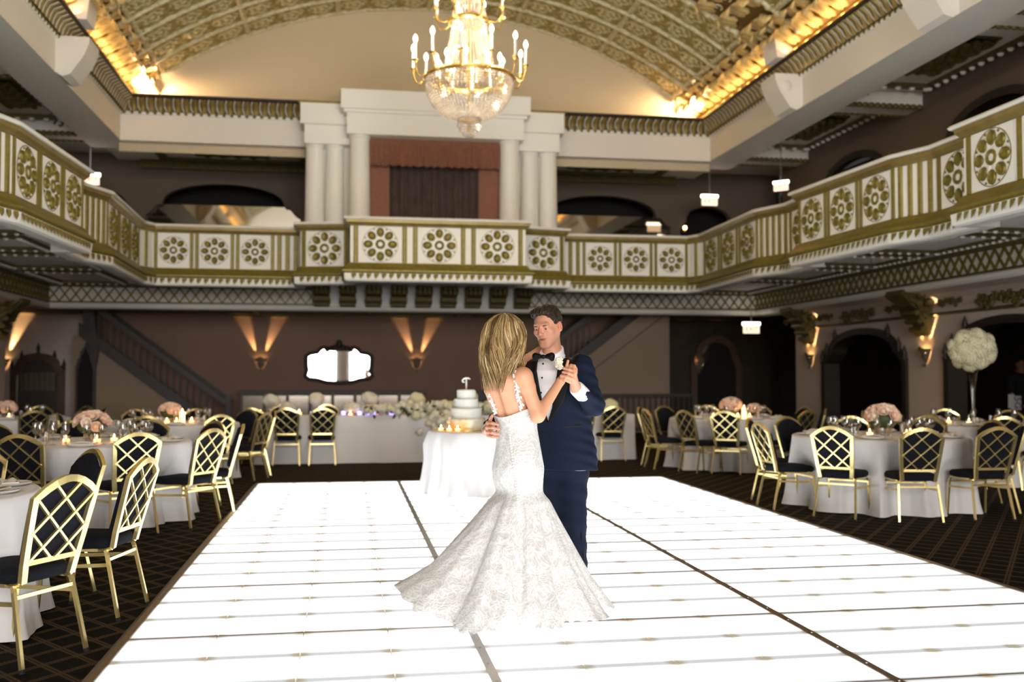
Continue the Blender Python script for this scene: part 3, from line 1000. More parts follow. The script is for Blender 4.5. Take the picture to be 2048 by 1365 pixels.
# upper side walls with dark arches, upper back wall with mirrored arches
for s in (-1, 1):
    ops = [(y, arch_poly(3.3, 5.0, 6.0, z0=3.5)) for y in (19.0, 14.45, 9.9)]
    wall_with_openings('wall_gallery_' + ('right' if s > 0 else 'left'), 'x', X0 + s * DW, s * .25, YN, 22.4, 3.5, 6.6, ops, 'upper_wall', label='upper gallery wall with dark arched openings')
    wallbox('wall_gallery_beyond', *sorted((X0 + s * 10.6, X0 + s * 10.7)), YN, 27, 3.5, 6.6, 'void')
    for y in (19.0, 14.45):
        m = MB(); pl = arch_poly(3.3, 5.0, 6.0, z0=3.5); pi_ = arch_poly(3.02, 4.95, 5.86, z0=3.5)
        for k in range(len(pl) - 1):
            q = [pl[k], pl[k + 1], pi_[k + 1], pi_[k]]
            m.add([(X0 + s * (DW - .05), y + a, b) for a, b in q] + [(X0 + s * (DW + .1), y + a, b) for a, b in q],
                  [(0, 1, 2, 3), (7, 6, 5, 4), (0, 4, 5, 1), (2, 6, 7, 3)])
        struct(mk('trim_4', m, 'dark_wood'))
ops = [(X0 + s * 4.55, arch_poly(3.5, 5.15, 5.9, z0=3.5)) for s in (-1, 1)] + [(X0 + s * 7.3, arch_poly(1.5, 5.1, 5.7, z0=3.5)) for s in (-1, 1)]
wall_with_openings('wall_gallery_back', 'y', 24.0, .2, X0 - 9.2, X0 + 9.2, 3.5, 6.6, ops, 'gallery_wall', label='upper back wall with dark arches')
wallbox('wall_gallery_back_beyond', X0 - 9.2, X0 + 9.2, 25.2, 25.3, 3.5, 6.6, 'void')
for s in (-1, 1):
    m = MB().box(X0 + s * 4.55 - 1.75, X0 + s * 4.55 + 1.75, 24.16, 24.2, 3.5, 5.42)
    struct(mk('arch_mirror', m, 'old_mirror'), 'wide mirror in the upper arch reflecting the vault')  # mirror panel filling the arch, no window there

# ------------------------------------------------------------------ stage-like organ screen in the middle of the back
og = thing('organ_screen', 'white columned screen with a curtained opening above the rear balcony', 'screen', (X0 + .06, 20.4, 3.5))


def col_mesh(r, z0, z1):
    m = MB(); n = 28; vs = []; fs = []
    zs = [(z0, 1.12), (z0 + .12, 1.12), (z0 + .13, 1.0), (z0 + (z1 - z0) * .4, 1.0), (z1 - .06, .90), (z1 - .05, .98), (z1, .98)]
    for z, k in zs:
        for i in range(n):
            rr = r * k * (1 if i % 2 else .965)
            vs.append((rr * math.cos(2 * PI * i / n), rr * math.sin(2 * PI * i / n), z))
    for j in range(len(zs) - 1):
        for i in range(n):
            fs.append((j * n + i, j * n + (i + 1) % n, (j + 1) * n + (i + 1) % n, (j + 1) * n + i))
    return m.add(vs, fs)


cm1 = col_mesh(.215, 0, 2.72).mesh('column', 'ivory', 40)
cm2 = col_mesh(.20, 0, 2.60).mesh('column', 'ivory', 40)
for s in (-1, 1):
    link('column', cm1, og, (s * 1.52, -.25, 0))
    link('column', cm2, og, (s * 2.02, .2, 0)); link('column', cm2, og, (s * 2.42, .2, 0))
    mk('side_entablature', MB().box(min(s * 1.7, s * 2.62), max(s * 1.7, s * 2.62), -.05, .6, 2.60, 2.98), 'ivory', og)
    mk('side_cornice', MB().box(min(s * 1.7, s * 2.70), max(s * 1.7, s * 2.70), -.14, .6, 2.98, 3.40), 'ivory', og)
    mk('side_pier', MB().box(min(s * 1.66, s * 2.5), max(s * 1.66, s * 2.5), .25, .6, 0, 2.60), 'plaster', og)
mk('entablature', MB().box(-1.78, 1.78, -.5, .6, 2.72, 3.14), 'ivory', og)
m = MB().box(-1.90, 1.90, -.62, .6, 3.20, 3.58); m.box(-1.84, 1.84, -.56, .6, 3.14, 3.20)
mk('cornice', m, 'ivory', og)
mk('top_shelf', MB().box(-1.92, 1.92, -.3, .6, 3.58, 3.64), 'gilt', og)
for s in (-1, 1):
    mk('top_shelf', MB().box(min(s * 1.8, s * 2.74), max(s * 1.8, s * 2.74), -.1, .6, 3.40, 3.46), 'gilt', og)
    mk('side_hanging', MB().box(min(s * .92, s * 1.36), max(s * .92, s * 1.36), -.02, .06, 0, 2.6), 'velvet_flat', og)
mk('jamb', MB().box(-1.62, -1.34, -.1, .5, 0, 2.72), 'ivory', og); mk('jamb', MB().box(1.34, 1.62, -.1, .5, 0, 2.72), 'ivory', og)
m = MB().grid(lambda u, v: (-.94 + 1.88 * u, .12 + .05 * math.sin(u * 74 + .8 * math.sin(u * 21)) * (0.75 + .25 * v), 2.5 * v), 150, 3)
mk('curtain', m, 'curtain', og, smooth=True)
m = MB()
m.box(-1.36, 1.36, -.20, .02, 2.56, 2.72)
m.grid(lambda u, v: (-1.37 + 2.74 * u, -.21 - (.012 + .028 * (1 - v)) * (1 + math.sin(u * 105 + 1.1 * math.sin(u * 33))), 2.16 + .42 * v - .02 * math.sin(u * 105) * (1 - v)), 200, 4)
mk('valance', m, 'velvet', og, smooth=40)
# ------------------------------------------------------------------ lower side walls with arches, corbels, coves
BAYS = (20.97, 16.46, 11.95, 7.44)
ARCH_Y = (18.72, 14.2, 9.7)
fin = MB().lathe([(0, .0), (.05, 0), (.055, .03), (.03, .06), (.045, .10), (.05, .14), (.0, .30)], 8)
fin_me = fin.mesh('finial', 'dark_wood', True)
cb = MB()
prof = [(0, -.86), (.10, -.88), (.16, -.80), (.15, -.62), (.24, -.50), (.26, -.36), (.40, -.26), (.52, -.12), (.62, -.04), (.62, .06), (0, .06)]
cb.prism(prof, .50, lambda u, v, q: (-u, q - .25, v))
for k in range(5):
    cb.tube([(-.17 - .02 * k - .05 * k, -.28 + .0, -.74 + .17 * k), (-.17 - .07 * k, .28, -.74 + .17 * k)], .065 - .004 * k, 8)
for e in (-.3, .3):
    cb.tube([(-.10 - .45 * t / 9, e + .05 * math.sin(t), -.5 + .5 * t / 9) for t in range(10)], .05, 6)
    cb.sphere((-.12, e, -.2), .10, 8, 6); cb.sphere((-.3, e * 1.1, -.05), .09, 8, 6)
cb.v = [(x_, y_ * (.62 + .5 * (z_ + .88)), z_ * .86) for x_, y_, z_ in cb.v]
cb_me = cb.mesh('corbel', 'gilt_dark', 40)


def scroll_cluster(seed, wd, h):
    rnd = random.Random(seed); m = MB()
    for sgn in (-1, 1):
        for k in range(5):
            cx = sgn * wd * (.12 + .2 * k); cz = h * (.15 * math.sin(k * 1.9 + seed)); r0 = h * (.32 - .03 * k)
            pts = [(0, cx + sgn * math.cos(t * .6 + k) * r0 * (1 - t / 14), cz + math.sin(t * .6 + k) * r0 * (1 - t / 14)) for t in range(12)]
            m.tube(pts, [.032 - .0012 * t for t in range(12)], 5)
            for q in range(3):
                m.sphere((0, cx + sgn * rnd.uniform(-.05, .12), cz - h * rnd.uniform(.1, .5)), .045, 6, 4, (.6, 1.4, .9))
    return m


sc_me = scroll_cluster(1, .62, .30).mesh('scroll_ornament', 'gilt_dark', True)
for s in (-1, 1):
    nm = 'right' if s > 0 else 'left'
    ops = [(y, arch_poly(3.3, 1.72, 2.36)) for y in ARCH_Y]
    y1 = 21.75
    wall = wall_with_openings('wall_' + nm, 'x', X0 + s * DW, s * .35, YN, y1, 0, 3.0, ops, 'side_wall', label='wall with dark arches and lit sconces on the %s' % nm)
    for y in ARCH_Y:
        m = MB(); pl = arch_poly(3.34, 1.74, 2.38); pi_ = arch_poly(3.06, 1.68, 2.25)
        for k in range(len(pl) - 1):
            q = [pl[k], pl[k + 1], pi_[k + 1], pi_[k]]
            m.add([(X0 + s * (DW - .06), y + a, b) for a, b in q] + [(X0 + s * (DW + .3), y + a, b) for a, b in q],
                  [(0, 1, 2, 3), (7, 6, 5, 4), (0, 4, 5, 1), (2, 6, 7, 3)])
        fr_ = mk('arch_frame', m, 'dark_wood', wall)
        for e in (-1, 1):
            for (dy_, z_) in ((1.62, 1.70), (1.42, 1.86), (1.05, 2.14)):
                link('finial', fin_me, fr_, (X0 + s * (DW - .05), y + e * dy_, z_))
    # cove and rope moulding above the arches
    m = MB()
    pr = [(DW, 2.50), (DW - .01, 2.62), (DW - .08, 2.74), (DW - .22, 2.83), (DW - .5, 2.89)]
    for i in range(len(pr) - 1):
        a, b = pr[i], pr[i + 1]
        m.add([(X0 + s * a[0], YN, a[1]), (X0 + s * a[0], y1, a[1]), (X0 + s * b[0], y1, b[1]), (X0 + s * b[0], YN, b[1])], [(0, 1, 2, 3)])
    mk('cove', m, 'side_wall', wall, smooth=True)
    m = MB().tube([(X0 + s * (DW - .02), YN, 2.5), (X0 + s * (DW - .02), y1, 2.5)], .03, 6)
    mk('rope_moulding', m, 'gilt_dark', wall)
    for y in BAYS:
        link('corbel', cb_me, wall, (X0 + s * DW, y, 2.88), (0, 0, 0 if s > 0 else PI))
        for e in (-.85, .85):
            o = link('scroll_ornament', sc_me, wall, (X0 + s * (DW - .09), y + e, 2.70), None, .55)
    for y in ARCH_Y:
        link('scroll_ornament', sc_me, wall, (X0 + s * (DW - .09), y, 2.68))
    # alcove beyond
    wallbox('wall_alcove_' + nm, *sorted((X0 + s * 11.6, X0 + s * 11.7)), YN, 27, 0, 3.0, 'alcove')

# ------------------------------------------------------------------ stairs at both ends of the back wall
def stair(name, label, xlow, xtop, zlow, ztop, y, wall_end, rail_h):
    """flight rising from (xlow,zlow) to (xtop,ztop) in plane y"""
    st = thing(name, label, 'staircase', (xlow, y, 0))
    dx = xtop - xlow; sl = (ztop - zlow) / dx; sg = 1 if dx > 0 else -1
    P = lambda x: zlow + (x - xlow) * sl
    loc = lambda pts: [(x - xlow, yy, z) for x, yy, z in pts]
    # wall below the string
    pts = [(xlow - zlow / sl, 0), (xtop, P(xtop)), (wall_end, min(3.0, P(xtop))), (wall_end, 0)]
    m = MB().prism([(u - xlow, v) for u, v in pts], .12, lambda u, v, q: (u, q + .06, v))
    mk('stair_wall', m, 'stair_wall', st)
    th = .30
    m = MB().prism([(0 - .3 * sg, P(xlow - .3 * sg)), (dx, P(xtop)), (dx, P(xtop) + th), (-.3 * sg, P(xlow - .3 * sg) + th)], .10, lambda u, v, q: (u, q - .05, v))
    mk('string', m, 'dark_wood', st)
    n = int(abs(dx) / .27)
    for k in range(n):
        a = sg * (k + .0) * .27; z = zlow + abs(a) * abs(sl)
        mk('step', MB().box(min(a, a + sg * .29), max(a, a + sg * .29), .2, 1.25, max(0, z - .05), z + .17), 'dark_wood', st)
    bal = MB().box(-.018, .018, -.018, .018, 0, rail_h - .1)
    bm = bal.mesh('baluster', 'dark_wood')
    nb = int(abs(dx) / .15)
    for k in range(nb):
        a = sg * (k + .5) * .15; z = zlow + abs(a) * abs(sl) + th - .03
        if z + rail_h > 3.0: continue
        link('baluster', bm, st, (a, 0, z))
    xr = min(abs(dx), (2.93 - rail_h - th - zlow) / abs(sl)) * sg
    m = MB().bar((-.25 * sg, 0, zlow - .25 * abs(sl) + th + rail_h), (xr, 0, zlow + abs(xr) * abs(sl) + th + rail_h), .09, .13)
    mk('handrail', m, 'dark_wood', st)
    m = MB().bar((-.25 * sg, 1.2, zlow - .25 * abs(sl) + th + rail_h), (xr, 1.2, zlow + abs(xr) * abs(sl) + th + rail_h), .06, .08)
    mk('wall_rail', m, 'dark_wood', st)
    mk('newel', MB().box(-.3 * sg - .06, -.3 * sg + .06, -.06, .06, 0, zlow + th + rail_h), 'dark_wood', st)
    return st


stA = stair('staircase', 'dark wooden staircase with balusters climbing to the left behind the left tables', -3.05, -6.1, .05, 2.35, 24.3, -6.25, .62)
stB = stair('staircase', 'dark wooden staircase climbing to the right behind the groom', 3.5, 7.35, .10, 3.0, 24.3, 8.05, .66)
mk('post', MB().prism([(-2.95, 2.95), (-2.72, 2.95), (-2.60, 2.0), (-2.66, 1.6), (-2.86, 2.2)], .1, lambda u, v, q: (u, q - .08, v)), 'dark_wood', stA)
mk('wall_line', MB().bar((1.2, .05, .55), (4.4, .05, 2.95), .02, .02), 'dark_wood', stB)
fence = thing('balustrade', 'low dark balustrade standing before the stair wall right of the groom', 'balustrade', (6.9, 23.9, 0))
mk('top_rail', MB().box(-1.6, 1.6, -.04, .04, .90, .98), 'dark_wood', fence)
mk('bottom_rail', MB().box(-1.6, 1.6, -.03, .03, .10, .15), 'dark_wood', fence)
bm = MB().box(-.02, .02, -.02, .02, .15, .90).mesh('baluster', 'dark_wood')
for k in range(22): link('baluster', bm, fence, (-1.5 + k * .143, 0, 0))
for e in (-1.6, 1.6): mk('post', MB().box(e - .05, e + .05, -.05, .05, 0, 1.03), 'dark_wood', fence)
# narrow pointed door beside the left stair
d1 = thing('door_1', 'narrow dark pointed door beside the left staircase', None, (-5.93, 24.29, 0), kind='structure')
pl = [(-.22, 0), (-.22, 1.62), (-.17, 1.80), (-.13, 1.85), (-.12, 1.98), (-.05, 2.06), (0, 2.2), (.05, 2.06), (.12, 1.98), (.13, 1.85), (.17, 1.80), (.22, 1.62), (.22, 0)]
mk('door_frame', MB().prism(pl, .06, lambda u, v, q: (u, -q, v)), 'dark_wood', d1)
mk('door_panel', MB().prism([(a * .74, b * .95) for a, b in pl], .02, lambda u, v, q: (u, -.06 - q, v)), 'void', d1)
# curtained glass door on the far wall, far left
def far_frame(name, x, wd, zs, za, label, inner):
    d = thing(name, label, None, (x, 26.98, 0), kind='structure')
    pl = arch_poly(wd, zs, za, z0=0); pi_ = arch_poly(wd * .76, zs - .1, za - .18, z0=0)
    m = MB()
    for k in range(len(pl) - 1):
        q = [pl[k], pl[k + 1], pi_[k + 1], pi_[k]]
        m.add([(a, 0, b) for a, b in q] + [(a, -.1, b) for a, b in q], [(0, 3, 2, 1), (4, 5, 6, 7), (0, 1, 5, 4), (2, 3, 7, 6)])
    fo = mk('door_frame', m, 'frame_wood', d)
    for (u, z_) in ((0, za - .02), (-wd / 2 + .03, zs + .02), (wd / 2 - .03, zs + .02), (-wd * .3, zs + (za - zs) * .55), (wd * .3, zs + (za - zs) * .55)):
        link('finial', fin_me, fo, (u, -.05, z_))
    mk('door_panel', MB().prism(pi_, .02, lambda u, v, q: (u, -q - .01, v)), inner, d)
    return d


fd = far_frame('door_2', -7.73, 1.30, 1.55, 2.0, 'arched wooden door with glass on the far left wall', 'mirror_dark')
m = MB().grid(lambda u, v: (-.40 + .8 * u, -.05 + .02 * math.sin(u * 40), 1.05 + .45 * v), 40, 2); mk('door_curtain', m, 'sconce_plaster', fd, smooth=True)
fd2 = far_frame('door_3', 10.27, 1.50, 1.75, 2.55, 'dark arched doorway on the far right wall', 'void')  # near-black panel: darkness of the room beyond put into its colour

# ------------------------------------------------------------------ sconces
sh = MB()
n = 14; vs = []; fs = []
for j, (r, z) in enumerate([(.02, -.16), (.07, -.10), (.11, -.02), (.15, .06), (.17, .10)]):
    for i in range(n + 1):
        a = PI * i / n; zz = z + (.05 * math.exp(-((a - PI / 2) / .35) ** 2) if j == 4 else 0)
        vs.append((math.cos(a) * r, -math.sin(a) * r * .75, zz))
for j in range(4):
    for i in range(n): fs.append((j * (n + 1) + i, j * (n + 1) + i + 1, (j + 1) * (n + 1) + i + 1, (j + 1) * (n + 1) + i))
sh.add(vs, fs); sh.sphere((0, -.03, -.19), .035, 8, 6)
sh_me = sh.mesh('shade', 'sconce_plaster', True)
lamp_me = MB().box(-.09, .09, -.07, -.03, .015, .04).mesh('lamp', 'sconce_lamp')
SCN = [0]


def sconce(loc, rz, label, energy=190):
    """wall on local +y"""
    t = thing('wall_sconce', label, 'sconce', loc, rz, 'warm wall sconces')
    link('shade', sh_me, t); link('lamp', lamp_me, t)
    for e in (-1, 1):
        sp = light('sconce_beam', 'SPOT', (e * .05, -.05, .07), energy, WARM, t, spot_size=R(23), spot_blend=.8, shadow_soft_size=.012)
        aim(sp, (e * .05 + e * .36, -.05 + .06, 1.07))
    return t


sconce((-2.15, 25.79, 1.76), 0, 'glowing wall sconce left of the back wall mirror')
sconce((1.76, 25.79, 1.76), 0, 'glowing wall sconce right of the back wall mirror')
sconce((X0 + DW - .01, 20.97, 1.80), -PI / 2, 'glowing wall sconce on the far pier of the right wall')
sconce((X0 + DW - .01, 16.46, 1.80), -PI / 2, 'glowing wall sconce on the near pier of the right wall')
sconce((-8.56, 26.98, 1.75), 0, 'glowing wall sconce at the left edge of the far wall', 260)
sconce((X0 - DW + .01, 20.97, 1.80), PI / 2, 'glowing wall sconce on the pier of the left wall', 200)
sconce((9.75, 26.93, 1.72), 0, 'small orange sconce inside the dark doorway on the far right', 30)

# ------------------------------------------------------------------ mirror on the back wall
mr = thing('wall_mirror', 'scalloped wall mirror in a dark carved frame on the brown back wall', 'mirror', (-.21, 25.78, 1.26))
half = [(0, .80), (.20, .80), (.36, .84), (.44, .80), (.50, .72), (.66, .70), (.76, .64), (.76, .48), (.74, .30), (.78, .18), (.70, .12), (.50, .10), (.30, .04), (0, .02)]
ol = [(a, b) for a, b in half] + [(-a, b) for a, b in reversed(half[1:-1])]
mk('mirror_glass', MB().prism(ol, .015, lambda u, v, q: (u, -.02 - q, v)), 'mirror', mr)
m = MB()
ring = [(a * 1.08, -.04, (b - .42) * 1.10 + .42) for a, b in ol]
m.tube(ring, .05, 6, closed=True)
for k in range(7):
    a = (k - 3) * .1; m.sphere((a, -.05, .93 - abs(a) * .35), .07, 8, 6)
m.sphere((0, -.05, 1.0), .08, 8, 6)
mk('frame', m, 'dark_wood', mr, smooth=True)
mk('backing', MB().prism([(a * 1.05, (b - .42) * 1.06 + .42) for a, b in ol], .015, lambda u, v, q: (u, -q, v)), 'dark_wood', mr)
# low panelled cabinet along the back wall
sb = thing('sideboard', 'long low cabinet with framed glass fronts under the back wall mirror', 'sideboard', (-.35, 25.55, 0))
mk('body', MB().box(-2.25, 2.25, -.2, .22, 0, .98), 'dark_wood', sb)
mk('top', MB().box(-2.32, 2.32, -.26, .24, .98, 1.05), 'dark_wood', sb)
for k in range(8):
    xa = -2.2 + k * .55
    mk('front_panel', MB().box(xa + .03, xa + .50, -.225, -.2, .12, .93), 'mirror_dark', sb)
for k in range(9): mk('stile', MB().box(-2.23 + k * .55, -2.17 + k * .55, -.235, -.2, .05, .98), 'frame_wood', sb)

# ------------------------------------------------------------------ exit signs
def exit_sign(loc, label, sc=1.0, rz=0, drop=.35):
    t = thing('exit_sign', label, 'sign', loc, rz, 'lit exit signs')
    t.scale = (sc,) * 3
    mk('housing', MB().box(-.19, .19, .0, .06, -.13, .10), 'exit_glass', t)
    mk('lamp_strip', MB().box(-.21, .21, -.01, .07, .06, .13), 'exit_top', t)
    mk('stem', MB().tube([(0, .03, .13), (0, .03, .13 + drop)], .012, 6), 'steel', t)
    cu = bpy.data.curves.new('exit_letters', 'FONT'); cu.body = 'EXIT'; cu.size = .155; cu.align_x = 'CENTER'; cu.align_y = 'CENTER'; cu.extrude = .002
    cu.materials.append(MATS['exit_red'])
    text_mesh('letters', cu, t, (0, -.008, -.035), (R(90), 0, 0))
    return t


exit_sign((9.35, 22.2, 2.55), 'lit exit sign hanging under the rear right balcony corner', 1.0, 0, .74)
exit_sign((8.27, 22.0, 5.50), 'lit exit sign in the rear right upper gallery', .95, 0, .8)
exit_sign((9.1, 20.0, 5.48), 'lit exit sign nearer the right upper gallery wall', .8, R(-45), 1.2)
exit_sign((-5.35, 22.0, 5.56), 'lit exit sign in the rear left upper gallery', .95, R(10), .9)
gl = thing('gallery_lamp', 'small warm lamp glowing in the rear right upper arch', 'lamp', (8.36, 24.05, 5.15))
mk('bulb', MB().sphere((0, -.04, 0), .045, 10, 8), 'flame', gl, smooth=True); mk('mount', MB().box(-.03, .03, -.02, .3, -.09, -.04), 'brass', gl)

# ------------------------------------------------------------------ entrance wall dressing, seen only in the mirrors
for k in range(3):
    wx = -2.2 + 3.8 * k
    wn = thing('window_2', 'tall window in the entrance wall', None, (wx, YN + .02, 0), kind='structure')
    mk('pane', MB().box(-1.2, 1.2, 0, .03, 1.0, 7.0), 'window_glass', wn)
    for q in range(4): mk('muntin', MB().box(-1.2 + q * .8 - .03, -1.2 + q * .8 + .03, .03, .07, 2.3, 6.9), 'dark_wood', wn)
    for q in range(5): mk('muntin', MB().box(-1.23, 1.23, .03, .07, 2.3 + q * 1.15 - .03, 2.3 + q * 1.15 + .03), 'dark_wood', wn)
for s in (-1, 1):
    m = MB().grid(lambda u, v: (X0 - .08 + s * (1.55 + .45 * u) - (0 if s > 0 else 0), YN + .25 + .06 * math.sin(u * 40), 7.3 * v), 40, 2)
    mk('entrance_drape', m, 'drape', None, smooth=True)
    tag(bpy.data.objects['entrance_drape' if s < 0 else 'entrance_drape.001'], 'white drape %s of the middle entrance window behind the photographer' % ('left' if s < 0 else 'right'), 'drape', 'drapes behind the photographer')

# ------------------------------------------------------------------ chandelier
CH = (X0 - .03, 13.7, 0)
ch = thing('chandelier', 'tiered crystal chandelier with brass rings and candle lamps', 'chandelier', (CH[0], CH[1], 4.72))
zc = lambda z: z - 4.72


def strands(prof, n, bead, name, jit=0.0):
    m = MB()
    # resample the profile by length
    L = [0]
    for i in range(1, len(prof)): L.append(L[-1] + math.hypot(prof[i][0] - prof[i - 1][0], prof[i][1] - prof[i - 1][1]))
    k = int(L[-1] / (bead * 2.1))
    for q in range(n):
        a = 2 * PI * q / n
        for j in range(k):
            t = (j + .5) / k * L[-1]; i = max(i_ for i_ in range(len(L) - 1) if L[i_] <= t + 1e-9)
            f_ = (t - L[i]) / (L[i + 1] - L[i]); r = prof[i][0] + f_ * (prof[i + 1][0] - prof[i][0]); z = prof[i][1] + f_ * (prof[i + 1][1] - prof[i][1])
            c = Vector((r * math.cos(a), r * math.sin(a), z)); b = bead * (1 + .25 * random.uniform(-1, 1))
            m.add([c + Vector(p) * b for p in ((1, 0, 0), (0, 1, 0), (-1, 0, 0), (0, -1, 0), (0, 0, 1.1), (0, 0, -1.1))],
                  [(0, 1, 4), (1, 2, 4), (2, 3, 4), (3, 0, 4), (1, 0, 5), (2, 1, 5), (3, 2, 5), (0, 3, 5)])
    o = mk(name, m, 'crystal', ch); o['kind'] = 'stuff'
    return o


bowl = [(.60, zc(5.53)), (.605, zc(5.44)), (.57, zc(5.30)), (.49, zc(5.16)), (.36, zc(5.05)), (.20, zc(4.99)), (.14, zc(4.98))]
strands(bowl, 64, .017, 'crystal_bowl')
strands([(.36, zc(5.60)), (.33, zc(5.8)), (.27, zc(6.1)), (.225, zc(6.33))], 46, .015, 'crystal_cone')
strands([(.24, zc(6.38)), (.20, zc(6.6)), (.15, zc(7.0)), (.10, zc(7.25))], 32, .015, 'crystal_crown')
strands([(.15, zc(4.97)), (.16, zc(4.86))], 30, .014, 'crystal_collar')
strands([(.155, zc(4.865)), (.125, zc(4.84)), (.13, zc(4.80))], 26, .014, 'crystal_fringe')
strands([(.09, zc(4.80)), (.085, zc(4.76)), (.03, zc(4.73))], 18, .014, 'crystal_drop')


def ring(r, z, h, t, mat='brass', name='ring'):
    m = MB().lathe([(r - t, z - h / 2), (r, z - h / 2), (r + t * .6, z), (r, z + h / 2), (r - t, z + h / 2), (r - t, z - h / 2)], 48)
    return mk(name, m, mat, ch, smooth=40)


ring(.625, zc(5.55), .055, .02); ring(.285, zc(6.35), .05, .02); ring(.155, zc(4.985), .03, .015)
mk('stem', MB().tube([(0, 0, zc(4.8)), (0, 0, zc(9.3))], .022, 8), 'brass', ch)
sleeve = MB().tube([(0, 0, .02), (0, 0, .25)], .018, 10).mesh('candle_sleeve', 'candle_sleeve', 40)
bulb_m = MB().lathe([(0, .25), (.018, .26), (.030, .29), (.030, .315), (.016, .35), (.0, .37)], 10).mesh('bulb', 'bulb', True)
cup = MB().lathe([(.0, -.03), (.02, -.025), (.025, 0), (.045, .012), (.045, .022), (0, .022)], 10).mesh('drip_cup', 'brass', 40)


def arm(a, r0, z0, r1, z1):
    m = MB()
    pts = [(r0, z0), (r0 + (r1 - r0) * .35, z0 - .05), (r0 + (r1 - r0) * .75, z0 - .04), (r1 - .005, z0 + (z1 - z0) * .35), (r1, z1 - .02)]
    m.tube([(r * math.cos(a), r * math.sin(a), z) for r, z in pts], .011, 6)
    o = mk('arm', m, 'brass', ch, smooth=True)
    p = (r1 * math.cos(a), r1 * math.sin(a), z1)
    link('drip_cup', cup, o, p); link('candle_sleeve', sleeve, o, p); link('bulb', bulb_m, o, p)


for k in range(12): arm(2 * PI * (k + .5) / 12, .63, zc(5.55), .79, zc(5.70))
for k in range(10): arm(2 * PI * k / 10 + .1, .40, zc(5.52), .46, zc(5.50))
for k in range(8): arm(2 * PI * (k + .3) / 8, .29, zc(6.35), .50, zc(6.47))
for k in range(6):
    a_ = 2 * PI * (2 * k + .5) / 12
    light('chandelier_glow', 'POINT', (.79 * math.cos(a_), .79 * math.sin(a_), zc(6.02)), 235, (1.0, 0.84, 0.62), ch, shadow_soft_size=.03)
light('chandelier_glow', 'POINT', (0, 0, zc(5.72)), 45, (1.0, 0.78, 0.48), ch, shadow_soft_size=.04)
light('chandelier_glow', 'POINT', (0, 0, zc(6.15)), 30, (1.0, 0.78, 0.48), ch, shadow_soft_size=.04)
